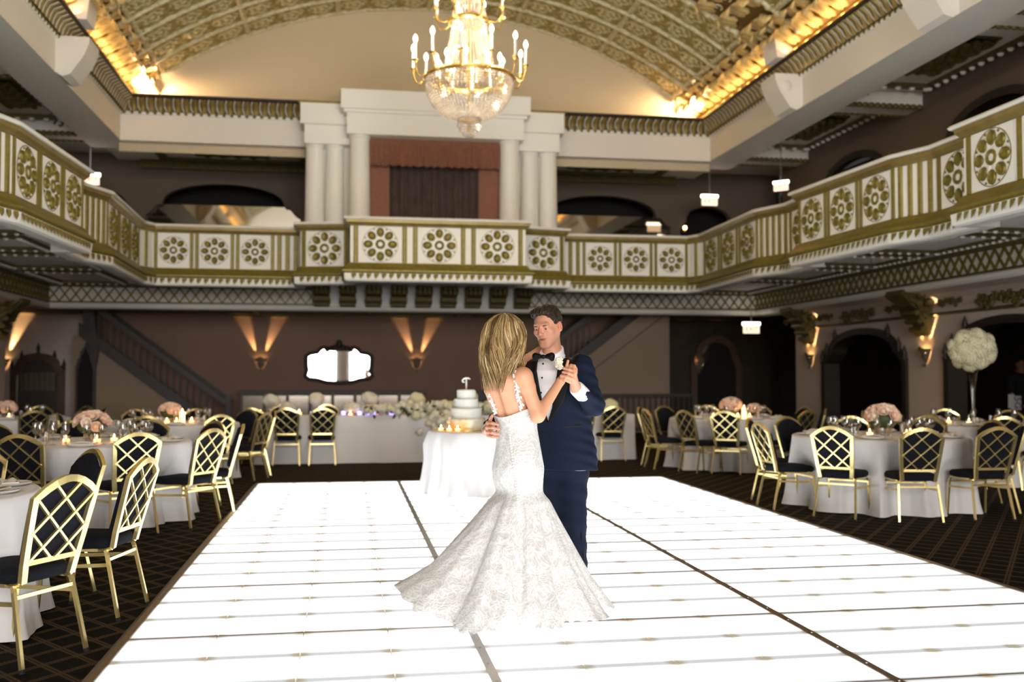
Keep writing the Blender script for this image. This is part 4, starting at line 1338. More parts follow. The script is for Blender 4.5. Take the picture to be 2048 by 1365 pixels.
# ------------------------------------------------------------------ banquet chair
def chair_proto():
    """faces +y, rear legs at -y, origin on the floor"""
    t = thing('banquet_chair', 'gold banquet chair', 'chair')
    lean = lambda z: -.185 - .135 * max(0, z - .42) / .5
    half = [(.170, .405), (.182, .50), (.196, .64), (.206, .76), (.210, .825), (.150, .872), (.09, .903), (.04, .918), (0, .922)]
    full = half + [(-a, b) for a, b in reversed(half[:-1])]
    m = MB()
    pts = [(a, lean(b), b) for a, b in full]
    wd = .034
    # square tube frame: inner/outer, front/back
    vs = []; fs = []
    N = len(full)
    for i, (a, b) in enumerate(full):
        p0 = full[max(i - 1, 0)]; p1 = full[min(i + 1, N - 1)]
        tx, tz = p1[0] - p0[0], p1[1] - p0[1]; L = math.hypot(tx, tz); nx, nz = tz / L, -tx / L
        if i < N / 2 - 1: pass
        for (o, dy_) in ((0, -.012), (wd, -.012), (wd, .014), (0, .014)):
            vs.append((a - nx * o, lean(b) + dy_, b - nz * o))
    for i in range(N - 1):
        for k in range(4):
            k2 = (k + 1) % 4; fs.append((i * 4 + k, i * 4 + k2, (i + 1) * 4 + k2, (i + 1) * 4 + k))
    fs += [(3, 2, 1, 0), tuple((N - 1) * 4 + k for k in range(4))]
    m.add(vs, fs)
    m.bar((-.175, lean(.505), .505), (.175, lean(.505), .505), .016, .024)
    # curve from the stile into the seat rail
    for s in (-1, 1):
        m.tube([(s * .158, lean(.43), .43), (s * .160, -.178, .405), (s * .165, -.14, .395), (s * .175, .02, .400), (s * .185, .15, .402)], .012, 6)
    mk('back_frame', m, 'chair_gold', t)
    # lattice
    inner = [(a * .90, .505 + (b - .505) * .965) for a, b in full if b > .49]
    def clip(c, sg):
        # points on line z = c + sg*0.92*x inside the outline
        xs = []
        for k in range(-120, 121):
            x = k * .0016; z = c + sg * .92 * x
            if z < .512: continue
            hw = None
            for i in range(len(half) - 1):
                (a0, z0), (a1, z1) = half[i], half[i + 1]
                if z0 <= z <= z1: hw = a0 + (a1 - a0) * (z - z0) / max(1e-6, z1 - z0)
            if hw and abs(x) <= hw - .022: xs.append((x, z))
        return (xs[0], xs[-1]) if len(xs) > 12 else None
    for sg in (-1, 1):
        for c in (.352, .50, .652, .806):
            e = clip(c, sg)
            if not e: continue
            (xa, za), (xb, zb) = e
            off = -.006 if sg > 0 else -.002
            b_ = MB().bar((xa, lean(za) + off, za), (xb, lean(zb) + off, zb), .012, .0165, (0, 1, 0))
            mk('lattice_bar', b_, 'chair_gold', t)
    # back pad
    ol = [(a * .90, .515 + (b - .515) * .93) for a, b in full if b >= .5]
    ol = [(ol[0][0], .515)] + ol + [(ol[-1][0], .515)]
    pad = MB()
    cx = [(0, .66)]
    n = len(ol); vs = []; fs = []
    for (k, dy_) in ((1.0, .012), (1.0, .030), (.93, .048)):
        for a, b in ol: vs.append((a * k, lean(b) + dy_, .70 + (b - .70) * k))
    for j in range(2):
        for i in range(n): fs.append((j * n + i, j * n + (i + 1) % n, (j + 1) * n + (i + 1) % n, (j + 1) * n + i))
    vs.append((0, lean(.7) + .056, .70)); vs.append((0, lean(.7) + .012, .70))
    for i in range(n):
        fs.append((2 * n + i, 2 * n + (i + 1) % n, 3 * n)); fs.append(((i + 1) % n, i, 3 * n + 1))
    pad.add(vs, fs)
    mk('back_pad', pad, 'chair_fabric', t, smooth=40)
    # seat pad: rounded
    se = MB(); nn = 28; vs = []; fs = []
    def outl(k, i):
        a = 2 * PI * i / nn; c, s_ = math.cos(a), math.sin(a)
        e = .42
        x = .205 * k * math.copysign(abs(c) ** e, c); y = .215 * k * math.copysign(abs(s_) ** e, s_) + .03
        return x * (1 + .06 * (y / .2)), y
    for (k, z) in ((.93, .402), (1.0, .418), (1.0, .448), (.93, .466), (.55, .478), (.0, .482)):
        for i in range(nn):
            x, y = outl(k, i); vs.append((x, y, z))
    for j in range(5):
        for i in range(nn): fs.append((j * nn + i, j * nn + (i + 1) % nn, (j + 1) * nn + (i + 1) % nn, (j + 1) * nn + i))
    fs.append(tuple(range(nn - 1, -1, -1)))
    se.add(vs, fs); mk('seat', se, 'chair_fabric', t, smooth=True)
    # legs
    for s in (-1, 1):
        m = MB().tube([(s * .178, -.155, .398), (s * .184, -.165, .37), (s * .205, -.245, .012)], .0135, 4)
        l_ = mk('leg', m, 'chair_gold', t)
        mk('foot_cap', MB().tube([(s * .2045, -.243, .02), (s * .2055, -.248, 0)], .015, 8), 'black_cloth', l_)
        m = MB().tube([(s * .178, -.11, .398), (s * .188, .13, .402), (s * .192, .185, .395), (s * .196, .205, .36), (s * .205, .235, .012)], .0125, 4)
        l_ = mk('leg', m, 'chair_gold', t)
        mk('foot_cap', MB().tube([(s * .205, .235, .02), (s * .205, .236, 0)], .015, 8), 'black_cloth', l_)
        mk('stretcher', MB().bar((s * .188, -.18, .315), (s * .198, .212, .30), .012, .02), 'chair_gold', t)
    mk('stretcher', MB().bar((-.186, -.172, .345), (.186, -.172, .345), .012, .018), 'chair_gold', t)
    mk('stretcher', MB().bar((-.19, .205, .35), (.19, .205, .35), .012, .018), 'chair_gold', t)
    return t


CHAIR = chair_proto(); CHAIR_USED = [False]
CHAIR_N = [0]


def chair(x, y, rz, label, group):
    """x,y = middle of the two rear feet; rz = facing direction (0 = +y)"""
    cx = x + .24 * -math.sin(rz); cy = y + .24 * math.cos(rz)
    if not CHAIR_USED[0]:
        CHAIR_USED[0] = True; KIDS.setdefault(CHAIR.name, list(CHAIR.children)); o = CHAIR
        for c_ in CHAIR.children: KIDS.setdefault(c_.name, list(c_.children))
        o.location = (cx, cy, 0); o.rotation_euler = (0, 0, rz); o['label'] = label; o['group'] = group
        return o
    return dup(CHAIR, (cx, cy, 0), rz, label, group)


ORD = ['', 'first', 'second', 'third', 'fourth', 'fifth', 'sixth', 'seventh', 'eighth', 'ninth']


def ring_of_chairs(c, angs, where, special=None, r=1.34):
    """angs in degrees around the table centre; labelled counting clockwise from the nearest one"""
    order = sorted(angs, key=lambda a: math.hypot(c[0] + r * math.cos(R(a)), c[1] + r * math.sin(R(a))))
    near = order[0]
    for a in angs:
        k = sorted(((near - b) % 360, b) for b in angs)
        idx = [i for i, (q, b) in enumerate(k) if b == a][0]
        lab = 'gold lattice-back banquet chair nearest the camera at %s' % where if idx == 0 else 'gold banquet chair, %s clockwise from the nearest one at %s' % (ORD[idx], where)
        if special and a in special: lab = special[a]
        rr = r
        x, y = c[0] + rr * math.cos(R(a)), c[1] + rr * math.sin(R(a))
        chair(x, y, R(a) + PI / 2 + R(random.uniform(-3, 3)) + R(TWIST.get((where, a), 0)), lab, 'chairs at ' + where)


TABLES = {}
TWIST = {('the left front table', 14): -26, ('the left front table', 52): -14, ('the right back table', 222): -22, ('the right back table', 246): -14, ('the right front table', 291): -24}


def round_cloth(c, rad, where, label, seed, seats=()):
    rnd = random.Random(seed)
    nf = 15; ph = [rnd.uniform(0, 6.28) for _ in range(4)]
    na = 150
    rows = [(0.0, .765, 0), (.5, .765, 0), (.94, .765, 0), (.985, .763, 0), (1.0, .752, .02), (1.003, .72, .10), (1.01, .60, .35), (1.02, .45, .6), (1.03, .30, .8), (1.05, .12, .95), (1.08, .012, 1.0)]
    m = MB(); vs = []; fs = []
    for k, z, amp in rows:
        for i in range(na):
            a = 2 * PI * i / na
            w_ = math.sin(nf * a + ph[0] + .8 * math.sin(3 * a + ph[1])) + .45 * math.sin((nf * 2 - 3) * a + ph[2])
            r_ = rad * k + amp * .040 * w_
            if z < .5:      # pushed in where a seat is tucked under
                for q in seats:
                    dq = (math.degrees(a) - q + 180) % 360 - 180
                    r_ -= .17 * rad * math.exp(-(dq / 11.5) ** 4) * min(1, (.5 - z) / .04 + .3)
            vs.append((r_ * math.cos(a), r_ * math.sin(a), z + (.012 * math.sin(5 * a + ph[3]) if z < .05 else 0) * 0))
    for j in range(len(rows) - 1):
        for i in range(na): fs.append((j * na + i, j * na + (i + 1) % na, (j + 1) * na + (i + 1) % na, (j + 1) * na + i))
    m.add(vs, fs)
    o = mk('tablecloth', m, 'linen', None, (c[0], c[1], 0), smooth=50)
    tag(o, label, 'tablecloth', 'round white tablecloths')
    TABLES[where] = c
    return o


T = {'L1': ((-2.55, 5.95), .84, 'the left front table'), 'L2': ((-2.45, 10.35), .92, 'the left middle table'), 'L3': ((-2.40, 14.35), .92, 'the left back table'),
     'L4': ((-5.15, 16.4), .92, 'the far left table'), 'R1': ((5.70, 10.08), .92, 'the right front table'), 'R2': ((5.84, 14.75), .92, 'the right back table'),
     'R3': ((8.35, 12.35), .92, 'the tall flower table'), 'R4': ((9.0, 8.6), .92, 'the right edge table')}
SEATS = {'L1': [-31.5, 14, 52, 88], 'L2': [-30, -62, -101, 6, 43, 78, 112, 146, 178, 215], 'L3': [-20, -55, -92, -130, 12, 48, 84, 120, 156, 190],
         'L4': [-20, -58, -95, -132, 15, 50, 86, 122, 160, 196], 'R1': [182, 222, 256, 291, 327, 3, 38, 74, 109, 145], 'R2': [186, 222, 246, 300, 335, 12, 48, 84, 118, 152],
         'R3': [180, 215, 250, 285, 320, 0, 36, 72, 108, 144]}
for k, (c, r_, wn) in T.items():
    if k == 'R4': continue
    round_cloth(c, r_, wn, 'white cloth to the carpet over ' + wn, sum(map(ord, k)), SEATS[k])
ring_of_chairs(T['L1'][0], SEATS['L1'], T['L1'][2], {-31.5: 'large gold lattice-back banquet chair in the left front corner of the photo', 14: 'gold banquet chair seen edge-on just behind the front left chair',
                                                             52: 'black padded chair facing the camera behind the two front left chairs', 88: 'black padded chair facing the camera across the left front table'})
ring_of_chairs(T['L2'][0], SEATS['L2'], T['L2'][2])
ring_of_chairs(T['L3'][0], SEATS['L3'], T['L3'][2])
ring_of_chairs(T['L4'][0], SEATS['L4'], T['L4'][2])
ring_of_chairs(T['R1'][0], SEATS['R1'], T['R1'][2])
ring_of_chairs(T['R2'][0], SEATS['R2'], T['R2'][2])
ring_of_chairs(T['R3'][0], SEATS['R3'], T['R3'][2])

# head table with long cloth
def long_cloth(x0, x1, y0, y1, h, label, amp=.018):
    m = MB()
    per = []
    n = 60
    def ring_(off, z, a):
        r = []
        w_, d_ = x1 - x0, y1 - y0; P_ = 2 * (w_ + d_); N = 220
        for i in range(N):
            s_ = P_ * i / N
            if s_ < w_: x, y, nx, ny = x0 + s_, y0, 0, -1
            elif s_ < w_ + d_: x, y, nx, ny = x1, y0 + s_ - w_, 1, 0
            elif s_ < 2 * w_ + d_: x, y, nx, ny = x1 - (s_ - w_ - d_), y1, 0, 1
            else: x, y, nx, ny = x0, y1 - (s_ - 2 * w_ - d_), -1, 0
            q = off + a * (math.sin(s_ * 7 + math.sin(s_ * 2.3)) + .6 * math.sin(s_ * 15.7))
            r.append((x + nx * q, y + ny * q, z))
        return r
    rows = [ring_(-.05, h, 0), ring_(-.01, h, 0), ring_(.0, h - .012, 0), ring_(.004, h - .2, amp * .25), ring_(.01, h - .45, amp * .6), ring_(.03, .012, amp)]
    N = 220; vs = [p for r in rows for p in r]; fs = []
    for j in range(len(rows) - 1):
        for i in range(N): fs.append((j * N + i, j * N + (i + 1) % N, (j + 1) * N + (i + 1) % N, (j + 1) * N + i))
    fs.append(tuple(range(N - 1, -1, -1)))
    m.add(vs, fs)
    o = mk('tablecloth', m, 'linen', None, smooth=50)
    tag(o, label, 'tablecloth'); return o


HY0, HY1 = 16.35, 17.1
long_cloth(-1.45, 4.8, HY0, HY1, .765, 'long white cloth draped over the head table behind the cake')
for x, lab in ((-1.45, 'leftmost gold lattice-back chair in front of the head table'), (-.93, 'left of the two chairs backing onto the bare head table cloth'), (-.38, 'right of the two chairs backing onto the bare head table cloth'),
               (3.78, 'dark lattice-back chair before the head table right of the groom'), (4.3, 'rightmost gold chair in front of the head table')):
    chair(x, 15.93, R(random.uniform(-4, 4)), lab, 'chairs along the head table')
for k, x in enumerate((-1.1, -.35, .45, 1.2, 2.0, 2.8, 3.6, 4.35)):
    chair(x, 17.72, PI + R(random.uniform(-5, 5)), 'black padded chair behind the head table, number %s from the left' % ('one', 'two', 'three', 'four', 'five', 'six', 'seven', 'eight')[k], 'chairs along the head table')

# ------------------------------------------------------------------ cake table and cake
CX, CY = 1.48, 11.55
m = MB(); na = 140; vs = []; fs = []
rows = [(0, .78, 0), (.9, .78, 0), (.98, .775, 0), (1.0, .755, .02), (1.0, .70, .2), (1.01, .62, .5), (1.02, .45, .75), (1.06, .25, .9), (1.14, .075, 1.0)]
for k, z, amp in rows:
    for i in range(na):
        a = 2 * PI * i / na
        sw = abs(math.sin(2.5 * a + .6))                     # gathered swags
        r_ = .56 * k + amp * (.035 * math.sin(11 * a + math.sin(2 * a)) + .02 * math.sin(23 * a))
        if .5 < z < .76: r_ += .03 * sw * math.sin((.76 - z) / .26 * PI)
        vs.append((r_ * math.cos(a), r_ * math.sin(a), z))
for j in range(len(rows) - 1):
    for i in range(na): fs.append((j * na + i, j * na + (i + 1) % na, (j + 1) * na + (i + 1) % na, (j + 1) * na + i))
m.add(vs, fs)
o = mk('tablecloth', m, 'linen', None, (CX, CY, 0), smooth=50); tag(o, 'white gathered cloth over the small cake table on the dance floor', 'tablecloth')
cake = thing('wedding_cake', 'four tier white wedding cake with gold brushed bottom tier and letter topper', 'cake', (CX - .12, CY - .02, .78))


def tier(r, z0, z1, mat):
    m = MB(); n = 48; vs = []; fs = []
    rw = [(.0, z0), (r, z0), (r, z0 + .01)] + [(r, z0 + (z1 - z0) * t / 8) for t in range(1, 8)] + [(r, z1 - .012), (r - .012, z1), (0, z1)]
    for k, (q, z) in enumerate(rw):
        for i in range(n):
            a = 2 * PI * i / n
            e = .004 * math.sin(z * 190 + 2.2 * math.sin(a * 3) + a) if 1 < k < len(rw) - 2 else 0
            vs.append(((q + e) * math.cos(a), (q + e) * math.sin(a), z))
    for j in range(len(rw) - 1):
        for i in range(n): fs.append((j * n + i, j * n + (i + 1) % n, (j + 1) * n + (i + 1) % n, (j + 1) * n + i))
    return mk('tier', m.add(vs, fs), mat, cake, smooth=60)


mk('cake_board', MB().lathe([(0, 0), (.27, 0), (.27, .012), (0, .012)], 40), 'brass', cake)
tier(.222, .012, .145, 'gold_tier'); tier(.180, .145, .262, 'icing'); tier(.137, .262, .370, 'icing'); tier(.108, .370, .472, 'icing')
m = MB()
m.tube([(0, 0, .47), (0, 0, .60)], .010, 8)
m.tube([(.045, 0, .592), (.02, 0, .606), (-.005, 0, .603), (-.03, 0, .596), (-.045, 0, .578), (-.042, 0, .562), (-.028, 0, .556), (-.02, 0, .566)], [.006, .010, .011, .010, .010, .009, .008, .006], 8)
mk('topper', m, 'china', cake, smooth=True)

# ------------------------------------------------------------------ small table things
votive_glass = MB().lathe([(0, 0), (.03, 0), (.034, .01), (.036, .06), (.034, .06), (.031, .012), (0, .012)], 14).mesh('holder', 'glass', 50)
votive_in = MB().lathe([(0, .012), (.029, .012), (.030, .035), (0, .035)], 12).mesh('wax', 'votive', True)
votive_vi = MB().lathe([(0, .012), (.029, .012), (.031, .055), (0, .055)], 12).mesh('wax', 'violet_votive', True)
flame_m = MB().lathe([(0, .036), (.006, .044), (.007, .05), (.003, .064), (0, .072)], 8).mesh('flame', 'flame', True)


def votive(x, y, z, label, group, violet=False, sc=1.0):
    t = thing('votive_candle', label, 'candle', (x, y, z), 0, group); t.scale = (sc,) * 3
    link('holder', votive_glass, t); link('wax', votive_vi if violet else votive_in, t)
    if not violet: link('flame', flame_m, t)
    return t


wine = MB().lathe([(0, 0), (.034, .001), (.034, .003), (.006, .008), (.004, .015), (.004, .085), (.02, .095), (.036, .125), (.038, .155), (.031, .195), (.029, .195), (.036, .155), (.034, .127), (.018, .099), (0, .094)], 14).mesh('wine_glass', 'glass', 50)
tumb = MB().lathe([(0, 0), (.028, .0), (.034, .10), (.032, .10), (.027, .006), (0, .006)], 14).mesh('water_glass', 'glass', 50)
plate_m = MB().lathe([(0, 0), (.085, .0), (.125, .012), (.133, .018), (.130, .021), (.085, .006), (0, .005)], 28).mesh('dinner_plate', 'china', 50)
nap = MB()
nap.grid(lambda u, v: (-.10 + .20 * u, -.045 + .09 * v, .026 + .012 * math.sin(u * PI) + .008 * math.sin(v * 9)), 8, 6); nap.box(-.10, .10, -.045, .045, .020, .028)
nap_m = nap.mesh('folded_napkin', 'napkin', 40)


def one(name, me, label, cat, group, loc, rz=0):
    o = link(name, me, None, loc, (0, 0, rz)); return tag(o, label, cat, group)


def settings(key, n, off, glasses):
    c, rad, wn = T[key]
    for k in range(n):
        a = R(off + 360 / n * k); ca, sa = math.cos(a), math.sin(a)
        px, py = c[0] + ca * (rad - .17), c[1] + sa * (rad - .17)
        one('dinner_plate', plate_m, 'white dinner plate set on ' + wn, 'plate', 'plates on ' + wn, (px, py, .766), a)
        one('folded_napkin', nap_m, 'folded cream napkin lying on a plate at ' + wn, 'napkin', 'napkins on ' + wn, (px, py, .766), a + PI / 2)
        for g in range(glasses):
            b = a + (.22 + .13 * g - .2); rr = rad - .40 - .07 * (g % 2)
            x, y = c[0] + math.cos(b) * rr, c[1] + math.sin(b) * rr
            if g == 1: one('water_glass', tumb, 'short clear water glass on ' + wn, 'glass', 'water glasses on ' + wn, (x, y, .766))
            else: one('wine_glass', wine, 'clear stemmed wine glass on ' + wn, 'glass', 'wine glasses on ' + wn, (x, y, .766))


settings('L2', 10, -12, 3); settings('R1', 10, 20, 3); settings('R2', 10, 26, 3); settings('L3', 10, -2, 2); settings('R3', 10, 18, 2); settings('L4', 10, 0, 2)
settings('L1', 10, -46, 2)

# ------------------------------------------------------------------ flowers
def rose_mesh(name, mat, seed=3):
    m = MB(); rnd = random.Random(seed)
    m.sphere((0, 0, .0), .022, 10, 6)
    for ring_, (r, h, n, tl) in enumerate(((.016, .030, 3, .2), (.028, .032, 5, .5), (.040, .028, 6, .9))):
        for k in range(n):
            a = 2 * PI * k / n + ring_ * .5
            def fn(u, v):
                b = a + (u - .5) * 2 * PI / n * 1.25; rr = r * (.55 + .5 * v) + .006 * math.sin(PI * u) * v
                return (rr * math.cos(b), rr * math.sin(b), -.015 + h * v * (1 - tl * .45 * v) + .004 * math.sin(PI * u))
            m.grid(fn, 4, 3)
    return m.mesh(name, mat, True)


def floret_ball(seed, r, n, s):
    """ball of little four-petalled florets"""
    rnd = random.Random(seed); m = MB()
    m.sphere((0, 0, 0), r * .9, 14, 10)
    for k in range(n):
        z = 1 - 2 * (k + .5) / n; q = math.sqrt(1 - z * z); a = k * 2.39996
        nr = Vector((q * math.cos(a), q * math.sin(a), z)); lump = 1 + .07 * math.sin(3 * a + 5 * z) * math.cos(4 * z + a)
        c = nr * r * lump * rnd.uniform(.95, 1.04)
        t1 = nr.orthogonal().normalized(); t2 = nr.cross(t1)
        ro = rnd.uniform(0, 3)
        e1 = t1 * math.cos(ro) + t2 * math.sin(ro); e2 = nr.cross(e1)
        vs = [c + nr * s * .02]; 
        for j in range(8):
            b = 2 * PI * j / 8; k_ = s * (1.0 if j % 2 == 0 else .55)
            vs.append(c + (e1 * math.cos(b) + e2 * math.sin(b)) * k_ + nr * s * (.35 if j % 2 == 0 else .1))
        m.add(vs, [(0, j + 1, (j + 1) % 8 + 1) for j in range(8)])
    return m


rose_a = rose_mesh('rose', 'rose_peach'); rose_b = rose_mesh('rose', 'rose_cream', 5)
hyd_s = floret_ball(2, .075, 90, .018).mesh('hydrangea_head', 'hydrangea_white')
hyd_y = floret_ball(4, .085, 110, .02).mesh('hydrangea_head', 'hydrangea')
leafm = MB().grid(lambda u, v: ((u - .5) * .05 * math.sin(PI * max(.05, v)), v * .09, .02 * math.sin(PI * v) + abs(u - .5) * .015), 2, 4).mesh('leaf', 'leaf_green', True)


def peach_centrepiece(x, y, label, sc=1.0, seed=1):
    t = thing('flower_centrepiece', label, 'flowers', (x, y, .766), 0, 'peach rose centrepieces'); t.scale = (sc,) * 3
    rnd = random.Random(seed)
    mk('vase', MB().lathe([(0, 0), (.05, 0), (.055, .01), (.065, .07), (.060, .07), (.05, .012), (0, .012)], 18), 'glass', t, smooth=50)
    mk('foliage', MB().sphere((0, 0, .13), .10, 14, 10, (1.15, 1.15, .8)), 'leaf_green', t, smooth=True)
    for k in range(30):
        z = rnd.uniform(-.15, 1); a = k * 2.39996; q = math.sqrt(max(0, 1 - z * z))
        nr = Vector((q * math.cos(a), q * math.sin(a), z))
        o = link('rose', rose_a if k % 3 else rose_b, t, (nr.x * .125, nr.y * .125, .135 + nr.z * .095))
        o.rotation_mode = 'QUATERNION'; o.rotation_quaternion = nr.to_track_quat('Z', 'Y'); o.scale = (rnd.uniform(.9, 1.15),) * 3
    return t


peach_centrepiece(-2.45, 10.3, 'round peach rose centrepiece on the left middle table', 1.25, 2)
peach_centrepiece(5.72, 10.05, 'round peach rose centrepiece on the right front table', 1.4, 3)
peach_centrepiece(5.84, 14.7, 'candlelit pink rose centrepiece on the right back table', 1.3, 4)
peach_centrepiece(6.28, 14.85, 'second, smaller pink rose cluster on the right back table', .9, 8)
peach_centrepiece(-2.4, 14.35, 'candlelit pink rose centrepiece on the left back table', 1.15, 5)
peach_centrepiece(-5.15, 16.4, 'dim pink rose centrepiece on the far left table', 1.1, 6)
for key, pts in (('L2', ((-.2, -.2), (.22, -.12), (.1, -.28))), ('R1', ((-.2, -.15), (.15, -.28), (.3, -.1))), ('R2', ((-.1, -.25), (.05, -.2), (.2, -.3), (-.3, -.1))), ('L3', ((0, -.25), (.12, -.2), (.3, -.1), (-.2, -.2))), ('R3', ((-.2, -.2), (-.3, .1))), ('L4', ((.1, -.2),))):
    c, rad, wn = T[key]
    for dx, dy_ in pts: votive(c[0] + dx, c[1] + dy_, .766, 'small lit votive candle on ' + wn, 'votives on ' + wn, sc=1.15)
# pillar candles glowing in the pink clusters
pil = MB().lathe([(0, 0), (.035, 0), (.035, .16), (.0, .155)], 16).mesh('wax', 'votive', 50)
for (x, y, wn) in ((5.95, 14.45, 'the right back table'), (-2.2, 14.1, 'the left back table')):
    t = thing('pillar_candle', 'glowing pillar candle among the pink roses on ' + wn, 'candle', (x, y, .766))
    link('wax', pil, t); o = link('flame', flame_m, t, (0, 0, .09), None, 1.6)
# tall hydrangea ball on a glass trumpet vase
tv = thing('tall_flower_vase', 'huge pale hydrangea ball on a tall glass vase at the right edge', 'flowers', (8.35, 12.35, .766))
mk('vase', MB().lathe([(0, 0), (.09, 0), (.09, .012), (.03, .03), (.022, .2), (.03, .45), (.06, .68), (.105, .76), (.10, .76), (.056, .68), (.026, .45), (.018, .2), (0, .06)], 24), 'glass', tv, smooth=50)
mk('flower_ball', floret_ball(9, .27, 620, .030), 'hydrangea', tv, (0, 0, 1.00), smooth=False)
rnd = random.Random(5)
for k in range(26):
    z = 1 - 2 * (k + .5) / 26; q = math.sqrt(1 - z * z); a = k * 2.39996
    link('hydrangea_head', hyd_y, tv, (q * math.cos(a) * .22, q * math.sin(a) * .22, 1.00 + z * .20), (rnd.uniform(0, 6), rnd.uniform(0, 6), 0), 1.15)
# head table: garland, goblets of flowers, candles
gd = thing('flower_garland', 'thick white flower garland along the middle of the head table', 'flowers', (1.62, 16.5, .766))
rnd = random.Random(11)
for k in range(150):
    x = rnd.uniform(-1.35, 1.55); y = rnd.uniform(-.22, .14); z = .06 + rnd.uniform(0, .14) * (1 - (x / 1.8) ** 2)
    o = link('hydrangea_head', hyd_s if k % 3 else hyd_y, gd, (x, y, z), (rnd.uniform(0, 6), rnd.uniform(0, 6), 0), rnd.uniform(.6, .9))
for k in range(40):
    x = rnd.uniform(-.55, .5); z = rnd.uniform(-.42, .06)
    link('hydrangea_head', hyd_s if k % 3 else hyd_y, gd, (x * (1 + z * .5), -.27 - .03 * rnd.random(), z), (rnd.uniform(0, 6), rnd.uniform(0, 6), 0), rnd.uniform(.6, .85))
for k in range(40):
    link('leaf', leafm, gd, (rnd.uniform(-1.4, 1.6), rnd.uniform(-.3, -.2), .03 + rnd.uniform(0, .16)), (rnd.uniform(0, 3), rnd.uniform(0, 6), rnd.uniform(0, 6)), 1.0)


def goblet(x, y, h, label, mat_me, sc=1.0, seed=1):
    t = thing('flower_goblet', label, 'flowers', (x, y, .766), 0, 'flower goblets on the head table')
    mk('goblet', MB().lathe([(0, 0), (.06, 0), (.06, .01), (.012, .02), (.012, h - .1), (.05, h - .05), (.055, h), (0, h)], 16), 'glass' if h > .12 else 'brass', t, smooth=50)
    rnd = random.Random(seed)
    for k in range(9):
        z = rnd.uniform(-.3, 1); a = k * 2.4; q = math.sqrt(max(0, 1 - z * z))
        link('hydrangea_head', mat_me, t, (q * math.cos(a) * .07, q * math.sin(a) * .07, h + .07 + z * .06), (k, k * 2, 0), sc)
    return t


goblet(-1.22, 16.75, .16, 'white flower goblet at the left end of the head table', hyd_s, 1.0, 1)
goblet(-.50, 16.75, .17, 'white flower goblet between the left head table chairs', hyd_s, 1.0, 2)
goblet(.36, 16.75, .19, 'white flower goblet below the back wall mirror', hyd_s, 1.05, 3)
goblet(1.15, 16.95, .16, 'cream flower goblet behind the garland', hyd_y, 1.0, 4)
goblet(2.05, 16.95, .18, 'cream flower goblet beside the cake', hyd_y, 1.05, 5)
goblet(-.95, 16.55, .05, 'low white flower cluster on the left head table', hyd_s, .95, 6)
goblet(.08, 16.6, .05, 'low white flower cluster before the violet candles', hyd_s, .95, 7)
goblet(3.35, 16.7, .05, 'low cream flower cluster right of the groom', hyd_y, .95, 8)
goblet(4.45, 16.7, .05, 'low cream flower cluster at the right end of the head table', hyd_y, .95, 9)
for k, x in enumerate((-.98, -.86, -.55, -.06, .20, .33, .42, .72, .80)):
    votive(x, 16.5 + .1 * (k % 2), .766, 'violet glowing votive on the head table', 'violet votives', True, 1.25)
for k, (x, s_) in enumerate(((-1.4, 1.3), (-.78, 1.4), (.05, 1.1), (.52, 1.0), (.86, 1.3), (1.60, 1.3), (3.15, 1.3))):
    votive(x, 16.85 if k != 2 else 16.5, .766 if k != 5 else .766, 'amber votive candle on the head table', 'amber votives', False, s_)
tl = thing('table_lamp', 'small square shaded lamp on the head table right of the groom', 'lamp', (3.95, 16.85, .766))
mk('base', MB().lathe([(0, 0), (.05, 0), (.05, .01), (.012, .02), (.012, .14), (0, .14)], 14), 'brass', tl)
mk('shade', MB().prism([(-.085, .14), (.085, .14), (.075, .29), (-.075, .29)], .15, lambda u, v, q: (u, q - .075, v)), 'napkin', tl)
for k, (dx, dy_) in enumerate(((-.44, -.1), (-.36, -.24), (-.27, -.3))):
    votive(CX + dx + .02, CY + dy_, .781, 'tea light on the cake table left of the cake', 'tea lights on the cake table')
bo = thing('bouquet', 'tiny white flower sprig in a vase on the cake table', 'flowers', (CX - .33, CY - .1, .781))
mk('vase', MB().lathe([(0, 0), (.018, 0), (.012, .05), (.015, .07), (0, .07)], 12), 'glass', bo, smooth=True)
link('hydrangea_head', hyd_s, bo, (0, 0, .10), None, .36); link('hydrangea_head', hyd_s, bo, (.015, 0, .14), None, .3)
